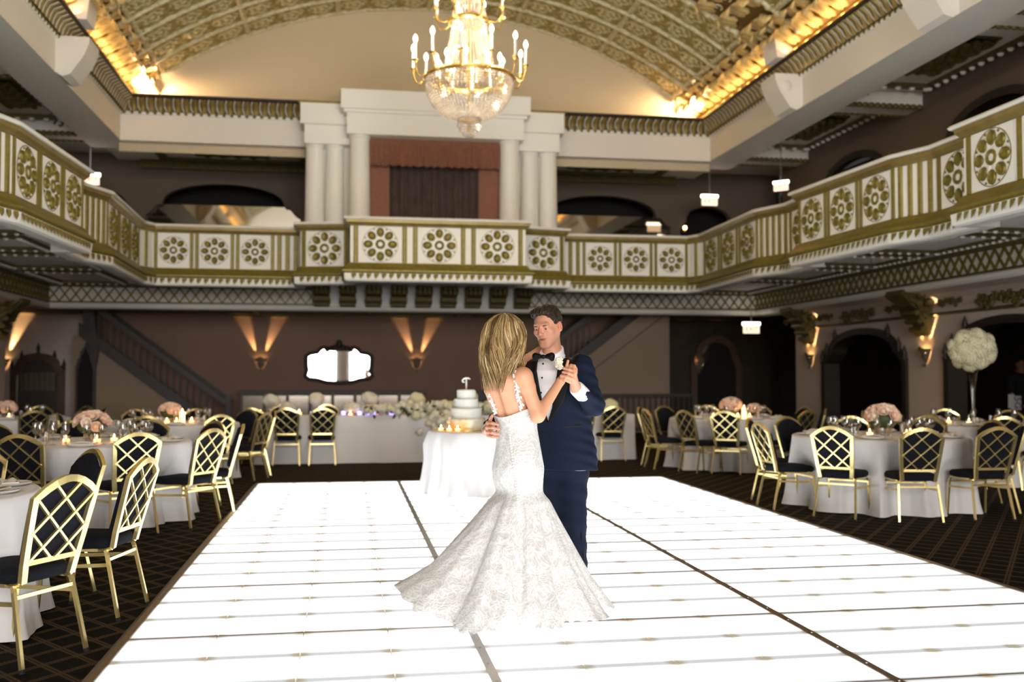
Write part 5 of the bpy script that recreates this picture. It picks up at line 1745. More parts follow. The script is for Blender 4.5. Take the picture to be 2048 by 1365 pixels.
# ------------------------------------------------------------------ people: smooth surfaces grown from joints
class Field:
    """distance field on a grid; parts are blended in and the zero surface is extracted"""
    def __init__(s, lo, hi, h):
        s.lo = np.array(lo, np.float32); s.h = h
        s.n = np.ceil((np.array(hi) - np.array(lo)) / h).astype(int) + 1
        s.d = np.full(s.n, 1.0, np.float32)

    def sub(s, lo, hi):
        a = np.clip(np.floor((np.array(lo) - s.lo) / s.h).astype(int), 0, s.n - 1)
        b = np.clip(np.ceil((np.array(hi) - s.lo) / s.h).astype(int) + 1, 1, s.n)
        sl = tuple(slice(i, j) for i, j in zip(a, b))
        ax = [s.lo[i] + s.h * np.arange(a[i], b[i], dtype=np.float32) for i in range(3)]
        return sl, ax[0][:, None, None], ax[1][None, :, None], ax[2][None, None, :]

    def blend(s, sl, e, k):
        d = s.d[sl]
        if k <= 0: s.d[sl] = np.minimum(d, e); return
        hh = np.clip(.5 + .5 * (d - e) / k, 0, 1)
        s.d[sl] = d + (e - d) * hh - k * hh * (1 - hh)

    def carve(s, sl, e, k):
        d = s.d[sl]; e = -e
        if k <= 0: s.d[sl] = np.maximum(d, e); return
        hh = np.clip(.5 - .5 * (d - e) / k, 0, 1)
        s.d[sl] = d + (e - d) * hh + k * hh * (1 - hh)

    def cone(s, a, b, ra, rb, k=.02, carve=False, flat=None):
        a = np.array(a, np.float32); b = np.array(b, np.float32); m = max(ra, rb) + k + .02
        sl, x, y, z = s.sub(np.minimum(a, b) - m, np.maximum(a, b) + m)
        v = b - a; L = float(v @ v) + 1e-9
        t = np.clip(((x - a[0]) * v[0] + (y - a[1]) * v[1] + (z - a[2]) * v[2]) / L, 0, 1)
        e = np.sqrt((x - a[0] - t * v[0]) ** 2 + (y - a[1] - t * v[1]) ** 2 + (z - a[2] - t * v[2]) ** 2) - (ra + (rb - ra) * t)
        (s.carve if carve else s.blend)(sl, e.astype(np.float32), k)

    def chain(s, pts, rs, k=.02):
        for i in range(len(pts) - 1): s.cone(pts[i], pts[i + 1], rs[i], rs[i + 1], k)

    def ell(s, c, r, M=None, k=.02, carve=False):
        """ellipsoid; M columns = local axes"""
        c = np.array(c, np.float32); m = max(r) + k + .02
        sl, x, y, z = s.sub(c - m, c + m)
        x, y, z = x - c[0], y - c[1], z - c[2]
        if M is None: u, v, w_ = x, y, z
        else:
            u = x * M[0][0] + y * M[1][0] + z * M[2][0]; v = x * M[0][1] + y * M[1][1] + z * M[2][1]; w_ = x * M[0][2] + y * M[1][2] + z * M[2][2]
        q = np.sqrt((u / r[0]) ** 2 + (v / r[1]) ** 2 + (w_ / r[2]) ** 2)
        q2 = np.sqrt((u / r[0] ** 2) ** 2 + (v / r[1] ** 2) ** 2 + (w_ / r[2] ** 2) ** 2) + 1e-6
        e = q * (q - 1) / q2
        (s.carve if carve else s.blend)(sl, e.astype(np.float32), k)

    def loft(s, rings, k=.02):
        """rings: (z, cx, cy, a, b, ang): stacked ellipses, a along the body's width"""
        zs = [r[0] for r in rings]; m = .35
        lo = (min(r[1] for r in rings) - m, min(r[2] for r in rings) - m, zs[0] - .08); hi = (max(r[1] for r in rings) + m, max(r[2] for r in rings) + m, zs[-1] + .08)
        sl, x, y, z = s.sub(lo, hi)
        f_ = [np.interp(z, zs, [r[i] for r in rings]) for i in range(1, 6)]
        ca, sa = np.cos(f_[4]), np.sin(f_[4]); dx, dy = x - f_[0], y - f_[1]
        u = dx * ca + dy * sa; v = -dx * sa + dy * ca
        q = np.sqrt((u / f_[2]) ** 2 + (v / f_[3]) ** 2) + 1e-6
        q2 = np.sqrt((u / f_[2] ** 2) ** 2 + (v / f_[3] ** 2) ** 2) + 1e-6
        e = np.maximum(q * (q - 1) / q2, np.maximum(zs[0] - z, z - zs[-1]))
        s.blend(sl, e.astype(np.float32), k)

    def mesh(s, name, mat, colour=None, smooth=1):
        d = s.d; n = d.shape; sg = d < 0
        c = sg[:-1, :-1, :-1].astype(np.int8)
        for o in ((1, 0, 0), (0, 1, 0), (1, 1, 0), (0, 0, 1), (1, 0, 1), (0, 1, 1), (1, 1, 1)):
            c = c + sg[o[0]:n[0] - 1 + o[0], o[1]:n[1] - 1 + o[1], o[2]:n[2] - 1 + o[2]]
        ix = np.argwhere((c > 0) & (c < 8))
        idm = np.full(c.shape, -1, np.int64); idm[tuple(ix.T)] = np.arange(len(ix))
        acc = np.zeros((len(ix), 3)); cnt = np.zeros(len(ix))
        co = [(0, 0, 0), (1, 0, 0), (0, 1, 0), (1, 1, 0), (0, 0, 1), (1, 0, 1), (0, 1, 1), (1, 1, 1)]
        val = [d[ix[:, 0] + o[0], ix[:, 1] + o[1], ix[:, 2] + o[2]] for o in co]
        for i in range(8):
            for j in range(i + 1, 8):
                df_ = np.array(co[j]) - np.array(co[i])
                if np.abs(df_).sum() != 1: continue
                va, vb = val[i], val[j]; mk_ = (va < 0) != (vb < 0)
                t = np.where(mk_, va / np.where(np.abs(va - vb) < 1e-9, 1, va - vb), 0)
                acc += np.where(mk_[:, None], np.array(co[i]) + t[:, None] * df_, 0); cnt += mk_
        P = s.lo + s.h * (ix + acc / np.maximum(cnt, 1)[:, None])
        faces = []
        for a in range(3):
            b, c2 = [(1, 2), (2, 0), (0, 1)][a]
            sl0 = [slice(None)] * 3; sl1 = [slice(None)] * 3
            sl0[a] = slice(0, -1); sl1[a] = slice(1, None)
            e = np.argwhere(sg[tuple(sl0)] != sg[tuple(sl1)])
            e = e[(e[:, b] > 0) & (e[:, c2] > 0) & (e[:, b] < n[b] - 1) & (e[:, c2] < n[c2] - 1)]
            ub = np.zeros(3, int); ub[b] = 1; uc = np.zeros(3, int); uc[c2] = 1
            q = np.stack([idm[tuple((e - ub - uc).T)], idm[tuple((e - uc).T)], idm[tuple(e.T)], idm[tuple((e - ub).T)]], 1)
            ins = sg[tuple(e.T)]
            q[~ins] = q[~ins][:, ::-1]
            faces.append(q)
        F = np.concatenate(faces); F = F[(F >= 0).all(1)]
        for _ in range(smooth):
            A = np.zeros_like(P); N_ = np.zeros(len(P))
            for i in range(4):
                np.add.at(A, F[:, i], P[F[:, (i + 1) % 4]]); np.add.at(N_, F[:, i], 1)
            P = P * .5 + .5 * A / np.maximum(N_, 1)[:, None]
        me = bpy.data.meshes.new(name)
        me.vertices.add(len(P)); me.vertices.foreach_set('co', P.astype(np.float32).ravel())
        me.loops.add(F.size); me.loops.foreach_set('vertex_index', F.astype(np.int32).ravel())
        me.polygons.add(len(F)); me.polygons.foreach_set('loop_start', np.arange(0, F.size, 4, dtype=np.int32)); me.polygons.foreach_set('loop_total', np.full(len(F), 4, np.int32))
        me.update(calc_edges=True); me.validate()
        me.polygons.foreach_set('use_smooth', [True] * len(me.polygons))
        me.materials.append(MATS[mat])
        if colour is not None:
            at = me.attributes.new('tone', 'FLOAT_COLOR', 'POINT')
            C = colour(P); at.data.foreach_set('color', np.concatenate([C, np.ones((len(P), 1))], 1).astype(np.float32).ravel())
        return me


def tone_mat(name, rough, sss=0.0, bump=None, spec=.4, sheen=0):
    m = pm(name, (0.5, 0.4, 0.3, 1), rough, sss=sss, bump=bump, spec=spec, sheen=sheen)
    at = m.node_tree.nodes.new('ShaderNodeAttribute'); at.attribute_name = 'tone'
    m.node_tree.links.new(at.outputs['Color'], m.node_tree.nodes['Principled BSDF'].inputs['Base Color'])


tone_mat('skin', .5, .08)
tone_mat('hair', .55, 0, spec=.35)
pm('navy_wool', (0.0018, 0.0052, 0.0175, 1), .85, noise=(90, (0.003, 0.0075, 0.024, 1)), bump=(220, .08), spec=.25)
pm('black_satin', (0.002, 0.002, 0.0025, 1), .6, spec=.2)
pm('shirt', (0.80, 0.78, 0.78, 1), .7, bump=(120, .03))
pm('eye_white', (0.34, 0.28, 0.25, 1), .35); pm('iris', (0.03, 0.03, 0.035, 1), .2)
pm('lace', (0.80, 0.78, 0.76, 1), .8)


def lace_mat():
    m = bpy.data.materials.new('lace_gown'); m.use_nodes = True; nt = m.node_tree; b = nt.nodes['Principled BSDF']
    tc = nt.nodes.new('ShaderNodeTexCoord')
    nz = nt.nodes.new('ShaderNodeTexNoise'); nz.inputs['Scale'].default_value = 7; nz.inputs['Detail'].default_value = 2
    vo = nt.nodes.new('ShaderNodeTexVoronoi'); vo.feature = 'DISTANCE_TO_EDGE'; vo.inputs['Scale'].default_value = 42
    wv = nt.nodes.new('ShaderNodeTexWave'); wv.wave_type = 'RINGS'; wv.inputs['Scale'].default_value = 6; wv.inputs['Distortion'].default_value = 9; wv.inputs['Detail'].default_value = 2
    mx = nt.nodes.new('ShaderNodeVectorMath'); mx.operation = 'ADD'; sc = nt.nodes.new('ShaderNodeVectorMath'); sc.operation = 'SCALE'; sc.inputs['Scale'].default_value = .22
    nt.links.new(tc.outputs['Object'], nz.inputs['Vector']); nt.links.new(nz.outputs['Color'], sc.inputs[0]); nt.links.new(sc.outputs[0], mx.inputs[0]); nt.links.new(tc.outputs['Object'], mx.inputs[1])
    nt.links.new(mx.outputs[0], vo.inputs['Vector']); nt.links.new(tc.outputs['Object'], wv.inputs['Vector'])
    r1 = nt.nodes.new('ShaderNodeValToRGB'); r1.color_ramp.elements[0].position = .02; r1.color_ramp.elements[1].position = .16
    r1.color_ramp.elements[0].color = (.66, .655, .64, 1); r1.color_ramp.elements[1].color = (.53, .52, .505, 1)
    r2 = nt.nodes.new('ShaderNodeValToRGB'); r2.color_ramp.elements[0].position = .35; r2.color_ramp.elements[1].position = .65
    r2.color_ramp.elements[0].color = (1, 1, 1, 1); r2.color_ramp.elements[1].color = (.90, .885, .865, 1)
    mu = nt.nodes.new('ShaderNodeMix'); mu.data_type = 'RGBA'; mu.blend_type = 'MULTIPLY'; mu.inputs['Factor'].default_value = 1
    nt.links.new(vo.outputs['Distance'], r1.inputs[0]); nt.links.new(wv.outputs['Fac'], r2.inputs[0])
    nt.links.new(r1.outputs[0], mu.inputs['A']); nt.links.new(r2.outputs[0], mu.inputs['B']); nt.links.new(mu.outputs['Result'], b.inputs['Base Color'])
    bp = nt.nodes.new('ShaderNodeBump'); bp.inputs['Strength'].default_value = .5; bp.inputs['Distance'].default_value = .006; bp.invert = True
    nt.links.new(vo.outputs['Distance'], bp.inputs['Height']); nt.links.new(bp.outputs[0], b.inputs['Normal'])
    b.inputs['Roughness'].default_value = .75; b.inputs['Sheen Weight'].default_value = .2
    MATS['lace_gown'] = m


lace_mat()
V = lambda *p: np.array(p, float)


def frame_of(fwd, up):
    """columns: right, forward, up"""
    f_ = V(*fwd); f_ /= np.linalg.norm(f_); u = V(*up); r = np.cross(f_, u); r /= np.linalg.norm(r); u = np.cross(r, f_)
    return np.stack([r, f_, u], 1)


def build_head(F, c, M, male=True, k=1.0):
    P_ = lambda x, y, z: c + M @ (V(x, y, z) * k)
    S = lambda *r: tuple(q * k for q in r)
    F.ell(P_(0, -.018, .036), S(.074, .094, .084), M, .02)
    F.ell(P_(0, .028, -.022), S(.060, .064, .080), M, .03)
    F.ell(P_(0, .060, -.092), S(.027, .024, .020), M, .025)
    for s in (-1, 1):
        F.cone(P_(s * .052, -.004, -.040), P_(s * .020, .060, -.092), .020 * k, .016 * k, .025)
        F.ell(P_(s * .039, .058, -.016), S(.024, .022, .020), M, .02)
    F.cone(P_(-.036, .078, .026), P_(.036, .078, .026), .0125 * k, .0125 * k, .015)
    F.cone(P_(0, .086, .020), P_(0, .107, -.020), .0075 * k, .0095 * k, .010)
    F.ell(P_(0, .108, -.023), S(.0110, .0100, .0095), M, .007)
    for s in (-1, 1): F.ell(P_(s * .0125, .097, -.028), S(.008, .010, .007), M, .006)
    for s in (-1, 1):
        F.ell(P_(s * .031, .096, .007), S(.017, .013, .0095), M, .010, carve=True)
        F.ell(P_(s * .031, .0752, .0122), S(.0165, .0145, .0095), M, .004)      # upper lid
        F.ell(P_(s * .031, .072, .000), S(.0145, .013, .0080), M, .006)       # lower lid
        F.ell(P_(s * .079, -.012, -.004), S(.009, .020, .031), M, .008)
        F.ell(P_(s * .086, -.010, -.002), S(.006, .011, .018), M, .005, carve=True)
    F.ell(P_(0, .0850, -.0505), S(.026, .0085, .0045), M, .006)
    F.ell(P_(0, .0835, -.0630), S(.023, .0090, .0055), M, .006)
    F.cone(P_(-.026, .086, -.0525), P_(0, .0945, -.0568), .0036, .0034, .003, carve=True)
    F.cone(P_(.026, .086, -.0525), P_(0, .0945, -.0568), .0036, .0034, .003, carve=True)


def finger(F, pts, r0=.0092, r1=.0072, k=.004):
    n = len(pts)
    for i in range(n - 1):
        F.cone(pts[i], pts[i + 1], r0 + (r1 - r0) * i / (n - 1), r0 + (r1 - r0) * (i + 1) / (n - 1), k)


SKIN = np.array([.56, .27, .17])

# ================================================================== groom
gr = thing('person', 'man in navy tuxedo with black bow tie dancing with the bride', 'person', (1.3025, 6.0200, 0.0600))
GO = np.array(gr.location)


def put(name, me, parent, origin):
    o = link(name, me, parent)
    o.matrix_parent_inverse = Matrix.Translation(-Vector(origin))
    return o


gHead = V(*(1.2033, 5.9800, 1.7020)); gM = frame_of((-.60, -.76, -.22), (-.06, .05, 1))
gLS, gRS = V(*(1.3948, 5.8800, 1.4634)), V(*(1.1211, 6.1600, 1.4502))
gLE, gLW = V(*(1.4584, 5.8400, 1.2265)), V(*(1.3037, 5.6600, 1.3393))
gRE, gRW = V(*(0.9660, 6.1000, 1.1907)), V(*(0.8117, 5.8400, 1.0828))
gNeck = V(*(1.2455, 6.0200, 1.5290))
gFace = math.atan2(-.80, -.60)          # the way his chest faces
# ---- skin: head, neck, hands, forearms, upper trunk: one surface
F = Field((.62, 5.42, .80), (1.72, 6.45, 1.95), .004)
build_head(F, gHead, gM, True, 1.03)
F.cone(gHead + gM @ V(0, -.025, -.06), gNeck, .053, .054, .03)
F.cone(gNeck, gNeck - V(0, 0, .12), .058, .075, .04)
F.cone(gNeck - V(0, 0, .12), gLS - V(.03, 0, .05), .055, .04, .04); F.cone(gNeck - V(0, 0, .12), gRS + V(.03, 0, -.05), .055, .04, .04)
F.chain([gLS - V(0, 0, .03), gLE, gLW], [.046, .036, .029], .02); F.chain([gRS - V(0, 0, .03), gRE, gRW], [.046, .036, .029], .02)
F.cone(gNeck - V(0, 0, .17), V(*(1.2968, 6.0300, 0.9368)), .075, .09, .05)
# left hand closed round the bride's hand
palm0, palm1 = gLW, V(*(1.2776, 5.6100, 1.3915))
F.cone(palm0, palm1, .029, .026, .02)
kn = [V(*(1.2872, 5.6000, 1.4288)), V(*(1.2808, 5.5850, 1.4087)), V(*(1.2679, 5.5800, 1.3887)), V(*(1.2532, 5.5800, 1.3716))]
md = [V(*(1.2449, 5.5550, 1.4399)), V(*(1.2408, 5.5500, 1.4200)), V(*(1.2291, 5.5500, 1.4001)), V(*(1.2186, 5.5550, 1.3831))]
tp = [V(*(1.2144, 5.5750, 1.4485)), V(*(1.2103, 5.5700, 1.4257)), V(*(1.1987, 5.5700, 1.4058)), V(*(1.1968, 5.5750, 1.3887))]
for a_, b_, c_ in zip(kn, md, tp):
    F.cone(palm1 + (palm0 - palm1) * .35, a_, .018, .0115, .010)
    finger(F, [a_, b_, c_], .0108, .0088)
finger(F, [V(*(1.2919, 5.6600, 1.3596)), V(*(1.2624, 5.6600, 1.4059)), V(*(1.2436, 5.6550, 1.4434))], .0125, .0095)
# right hand laid on the bride's waist, coming round from behind her
rp = V(*(0.8038, 5.7000, 1.1018))
F.cone(gRW, rp, .026, .022, .015)
RH = [((0.7895, 5.6600, 1.1381), (0.8118, 5.6150, 1.1371), (0.8411, 5.6000, 1.1291)), ((0.7860, 5.6550, 1.1128), (0.8104, 5.6050, 1.1122), (0.8453, 5.5900, 1.1043)), ((0.7889, 5.6550, 1.0872), (0.8104, 5.6050, 1.0841), (0.8424, 5.5900, 1.0790)), ((0.7954, 5.6600, 1.0641), (0.8147, 5.6150, 1.0609), (0.8382, 5.6000, 1.0587))]
for a_, b_, c_ in RH:
    F.cone(rp, a_, .018, .011, .012); finger(F, [V(*a_), V(*b_), V(*c_)], .0105, .0088)
finger(F, [V(*(0.8024, 5.6900, 1.1252)), V(*(0.8068, 5.6600, 1.1607)), V(*(0.8154, 5.6400, 1.1813))], .0125, .0095)


def g_col(P):
    C = np.tile(SKIN, (len(P), 1)); L_ = (P - gHead) @ gM / 1.03
    lips = np.exp(-((L_[:, 0] / .025) ** 4) - ((L_[:, 2] + .058) / .010) ** 2 - ((L_[:, 1] - .098) / .016) ** 2)
    C += lips[:, None] * np.array([-.17, -.14, -.085])
    mouth = np.exp(-((L_[:, 0] / .026) ** 6) - ((L_[:, 2] + .0570 - 5.0 * L_[:, 0] ** 2) / .0028) ** 2 - ((L_[:, 1] - .092) / .016) ** 2)
    C += mouth[:, None] * np.array([-.30, -.17, -.10])
    nose = np.exp(-((L_[:, 0] / .02) ** 2) - ((L_[:, 2] + .015) / .03) ** 2 - ((L_[:, 1] - .105) / .02) ** 2)
    C += nose[:, None] * np.array([.01, -.03, -.02])
    ear = np.exp(-((np.abs(L_[:, 0]) - .08) / .015) ** 2 - ((L_[:, 1] + .012) / .025) ** 2 - (L_[:, 2] / .035) ** 2)
    C += ear[:, None] * np.array([.02, -.06, -.05])
    beard = np.clip((-.045 - L_[:, 2]) / .03, 0, 1) * (np.abs(L_[:, 2]) < .14) * (L_[:, 1] > -.02) * (np.linalg.norm(L_, axis=1) < .16) * (1 - lips)
    C += beard[:, None] * np.array([-.05, -.02, -.012])
    return np.clip(C, .02, 1)


put('body', F.mesh('body', 'skin', g_col), gr, GO)
hp = lambda x, y, z: gHead + gM @ (V(x, y, z) * 1.03)
for s in (-1, 1):
    m = MB().sphere(tuple(hp(s * .031, .0750, .0055)), .0130, 14, 10); put('eye', m.mesh('eye', 'eye_white', True), gr, GO)
    m = MB().sphere(tuple(hp(s * .031 - .001, .0830, .0030)), .0066, 12, 8); put('iris', m.mesh('iris', 'iris', True), gr, GO)
# ---- hair and brows
F = Field(gHead - .19, gHead + .19, .004)
F.ell(hp(0, -.022, .047), (.083, .103, .088), gM, .01)
F.ell(hp(.0, .052, .098), (.056, .040, .030), gM, .03)          # swept up front
F.ell(hp(-.03, .06, .094), (.035, .03, .026), gM, .02); F.ell(hp(.035, .045, .096), (.035, .03, .026), gM, .02)
sl, x, y, z = F.sub(gHead - .19, gHead + .19)
dx, dy, dz = x - gHead[0], y - gHead[1], z - gHead[2]
lx = (dx * gM[0, 0] + dy * gM[1, 0] + dz * gM[2, 0]) / 1.03; ly = (dx * gM[0, 1] + dy * gM[1, 1] + dz * gM[2, 1]) / 1.03; lz = (dx * gM[0, 2] + dy * gM[1, 2] + dz * gM[2, 2]) / 1.03
# cut below the hairline: high over the forehead, temples, round the ears, down the nape
line = np.interp(ly, [-.14, -.09, -.035, -.018, .006, .020, .040, .058, .075, .12], [-.075, -.070, -.045, .024, .018, -.010, .045, .080, .092, .096])
F.d[sl] = np.maximum(F.d[sl], (line - lz).astype(np.float32) * .8)
F.d[sl] += (.0028 * np.sin(lx * 230 + 60 * ly) * np.sin(ly * 55 + lz * 45 + 12 * lx) + .002 * np.sin(lx * 410 + lz * 160 + ly * 90)).astype(np.float32)
def gh_col(P):
    L_ = (P - gHead) @ gM
    t = .5 + .5 * np.sin(L_[:, 0] * 260 + L_[:, 1] * 80 + 2 * np.sin(L_[:, 2] * 60))
    return np.array([.014, .008, .005]) + t[:, None] * np.array([.026, .015, .008])
hm = F.mesh('hair', 'hair', gh_col); put('hair', hm, gr, GO)
m = MB(); rnd = random.Random(8); tones = []; hv = hm.vertices
for k in range(240):
    v_ = hv[rnd.randrange(len(hv))]; p = np.array(v_.co); nr = np.array(v_.normal)
    L_ = gM.T @ (p - gHead)
    if L_[2] < .0 and rnd.random() < .6: continue
    d_ = gM @ (V(.35 * np.sign(L_[0]) + rnd.uniform(-.3, .3), -1.0, .25 if L_[1] > .03 else -.5)); d_ -= nr * (d_ @ nr); d_ /= np.linalg.norm(d_)
    q = [tuple(p - nr * .002), tuple(p + d_ * .010 - nr * .0002), tuple(p + d_ * .020 - nr * .0008), tuple(p + d_ * .030 - nr * .005)]
    n0 = len(m.v); m.tube(q, [.0018, .0022, .002, .0006], 4); tones += [np.array([.013, .0075, .0045]) + rnd.random() * np.array([.035, .021, .011])] * (len(m.v) - n0)
me = m.mesh('hair_locks', 'hair', True)
at = me.attributes.new('tone', 'FLOAT_COLOR', 'POINT'); at.data.foreach_set('color', np.concatenate([np.array(tones), np.ones((len(tones), 1))], 1).astype(np.float32).ravel())
put('hair_locks', me, gr, GO)
for s in (-1, 1):
    m = MB().tube([tuple(hp(s * q, .0895 - .35 * (q - .03) ** 2 * 20 - .004 * (q > .04), .0215 + .10 * (q - .018) - 3.5 * max(0, q - .034) ** 2)) for q in (.016, .024, .032, .040, .047)], [.0026, .0040, .0036, .0028, .0014], 6)
    me = m.mesh('eyebrow', 'iris', True); me.materials.clear(); me.materials.append(MATS['brow']); put('eyebrow', me, gr, GO)
# ---- jacket
wa = gFace + PI / 2
TOR = [((1.3196, 6.0200, 0.8365), .205, .145), ((1.3135, 6.0200, 0.9374), .205, .145), ((1.3012, 6.0200, 1.0751), .190, .132), ((1.2858, 6.0200, 1.2130), .195, .135), ((1.2735, 6.0200, 1.3510), .218, .142), ((1.2611, 6.0200, 1.4369), .222, .135), ((1.2517, 6.0200, 1.4891), .165, .105), ((1.2455, 6.0200, 1.5260), .085, .075)]
def tor(o): return [(p[2], p[0], p[1], a + o, b + o, wa) for p, a, b in TOR]
LO, HI = (.70, 5.45, .80), (1.80, 6.50, 1.62)
J = Field(LO, HI, .005)
J.loft(tor(.004), .01)
J.cone(gLS, gLE, .070, .060, .05); J.cone(gRS, gRE, .070, .058, .05)
lw = gLE + (gLW - gLE) * .72; rw = gRE + (gRW - gRE) * .82
J.cone(gLE, lw, .060, .046, .03); J.cone(gRE, rw, .058, .046, .03)
sl, x, y, z = J.sub(LO, HI)
c0 = V(*(1.2639, 6.0200, 1.2591))
uu = (x - c0[0]) * math.cos(wa) + (y - c0[1]) * math.sin(wa); ff = (x - c0[0]) * math.cos(gFace) + (y - c0[1]) * math.sin(gFace)
zB, zT = (1.2221, 6.0000, 1.1195)[2], (1.2227, 6.0000, 1.5469)[2]
# cloth wrinkles in the sleeve and body
J.d[sl] += (.0035 * np.sin(z * 95 + 22 * x + 18 * y) * np.clip((uu ** 2) * 18, 0, 1)).astype(np.float32)
vhalf = np.interp(z, [zB - .02, zB, zB + .10, zT - .10, zT, zT + .1], [-.05, 0.0, .035, .075, .090, .10])
vee = np.maximum(np.abs(uu + .0) - vhalf, .02 - ff)
LAP = J.d[sl].copy()
J.carve(sl, vee.astype(np.float32), .004)
# open neck
J.cone(gNeck - V(0, 0, .02), gNeck + V(0, 0, .2), .072, .09, .006, carve=True)
# hollow cuff ends
J.cone(lw, gLW, .040, .036, .003, carve=True); J.cone(rw, gRW, .040, .036, .003, carve=True)
# front edges below the button swing apart, hem
put('jacket', J.mesh('jacket', 'navy_wool', None, 2), gr, GO)
# lapels
L = Field(LO, HI, .005)
wl = np.interp(z, [zB - .02, zB, zB + .14, zT - .07, zT - .02, zT + .05], [0, .012, .070, .100, .095, .06])
band = np.maximum(np.abs(np.abs(uu) - vhalf - wl * .5) - wl * .5, .02 - ff)
band = np.maximum(band, np.maximum(zB - z, z - (zT + .02)))
L.d[sl] = np.maximum(LAP - .007, band).astype(np.float32)
L.cone(gNeck - V(0, 0, .02), gNeck + V(0, 0, .2), .070, .086, .004, carve=True)
put('lapel', L.mesh('lapel', 'black_satin', None, 1), gr, GO)
# ---- shirt with collar and cuffs
S_ = Field(LO, HI, .004)
S_.loft(tor(-.012), .01)
S_.cone(gNeck - V(0, 0, .05), gNeck + (gHead - gNeck) * .34, .080, .073, .02)
S_.cone(gNeck + (gHead - gNeck) * .20, gNeck + (gHead - gNeck) * .8, .0575, .066, .004, carve=True)
sl, x, y, z = S_.sub(gNeck - .16, gNeck + .22)
S_.d[sl] = np.maximum(S_.d[sl], (z - (gNeck[2] + .045 - .55 * ((x - gNeck[0]) * math.cos(gFace) + (y - gNeck[1]) * math.sin(gFace)))).astype(np.float32) * .87)
# collar opening under the chin
fd_ = V(math.cos(gFace), math.sin(gFace), 0)
S_.cone(gNeck + fd_ * .085 + V(0, 0, .045), gNeck + fd_ * .075 + V(0, 0, -.005), .030, .006, .006, carve=True)
S_.cone(gLE + (gLW - gLE) * .62, gLE + (gLW - gLE) * .90, .046, .045, .005); S_.cone(gLE + (gLW - gLE) * .87, gLW, .032, .034, .003, carve=True)
S_.cone(gRE + (gRW - gRE) * .75, gRE + (gRW - gRE) * .95, .042, .038, .005)
put('shirt', S_.mesh('shirt', 'shirt', None, 1), gr, GO)
# ---- bow tie, studs, boutonniere, pocket line, cuff buttons
tie = V(*(1.1546, 5.8600, 1.5194)); wv_ = V(math.cos(wa), math.sin(wa), 0)
B = Field(tie - .11, tie + .11, .0035)
for s in (-1, 1):
    B.cone(tie + wv_ * s * .010, tie + wv_ * s * .052 + V(0, 0, .004), .010, .022, .006)
    B.cone(tie + wv_ * s * .030 + V(0, 0, .006), tie + wv_ * s * .056 + V(0, 0, -.014), .012, .014, .006)
B.ell(tie + fd_ * .006, (.013, .013, .014), None, .004)
put('bow_tie', B.mesh('bow_tie', 'black_satin', None, 1), gr, GO)
for py_ in ((1.1525, 5.8650, 1.4777), (1.1463, 5.8650, 1.3941), (1.1411, 5.8700, 1.3047)):
    put('stud', MB().sphere(py_, .006, 8, 6).mesh('stud', 'black_satin', True), gr, GO)
bt = V(*(1.2362, 5.8000, 1.4800)); rnd = random.Random(3); m = MB()
for k in range(16):
    c = bt + V(rnd.uniform(-.011, .011), rnd.uniform(-.010, .004), rnd.uniform(-.028, .028))
    for q in range(5):
        a = q * 2 * PI / 5; m.sphere((c[0] + .009 * math.cos(a), c[1] - .004, c[2] + .009 * math.sin(a)), .008, 6, 4, (1, .5, 1))
put('boutonniere', m.mesh('boutonniere', 'hydrangea_white', True), gr, GO)
m = MB().bar((1.2789, 5.8740, 1.0979), (1.3851, 5.8560, 1.1039), .006, .010); put('pocket', m.mesh('pocket', 'black_satin'), gr, GO)
for p_ in ((1.3822, 5.7780, 1.2641), (1.3943, 5.7780, 1.2522), (1.4065, 5.7780, 1.2404)):
    put('button', MB().sphere(p_, .007, 8, 6).mesh('button', 'black_satin', True), gr, GO)
# ---- trousers and shoes
Tz = Field((.95, 5.70, .05), (1.75, 6.35, 1.08), .006)
hipL, hipR = V(*(1.3653, 6.0000, 0.8772)), V(*(1.2570, 6.0800, 0.8720))
kL, kR = V(*(1.3631, 5.9800, 0.5302)), V(*(1.2690, 6.0500, 0.5226))
aL, aR = V(*(1.3948, 6.0000, 0.1266)), V(*(1.2831, 6.1200, 0.1181))
Tz.cone(hipL + V(0, 0, .03), kL, .098, .076, .05); Tz.cone(hipR + V(0, 0, .03), kR, .098, .076, .05)
Tz.cone(kL, aL, .076, .062, .03); Tz.cone(kR, aR, .076, .062, .03); Tz.cone(hipL, hipR, .10, .10, .05)
sl, x, y, z = Tz.sub((.95, 5.70, .05), (1.75, 6.35, 1.08)); Tz.d[sl] += (.003 * np.sin(z * 60 + 14 * x)).astype(np.float32)
put('trousers', Tz.mesh('trousers', 'navy_wool', None, 1), gr, GO)
m = MB().tube([(1.3759, 5.9250, 0.8232), (1.3825, 5.9150, 0.6588), (1.3914, 5.9150, 0.5087), (1.4112, 5.9350, 0.3401), (1.4310, 5.9550, 0.1706)], .009, 5)
put('side_stripe', m.mesh('side_stripe', 'black_satin', True), gr, GO)
Sh = Field((.95, 5.60, .05), (1.75, 6.40, .25), .006)
for a_ in (aL, aR):
    q = V(a_[0], a_[1], .105); Sh.cone(q, q + V(-.10, -.13, -.012), .045, .036, .02); Sh.cone(q, q + V(.02, .05, -.005), .045, .036, .02)
put('shoes', Sh.mesh('shoes', 'black_satin', None, 1), gr, GO)

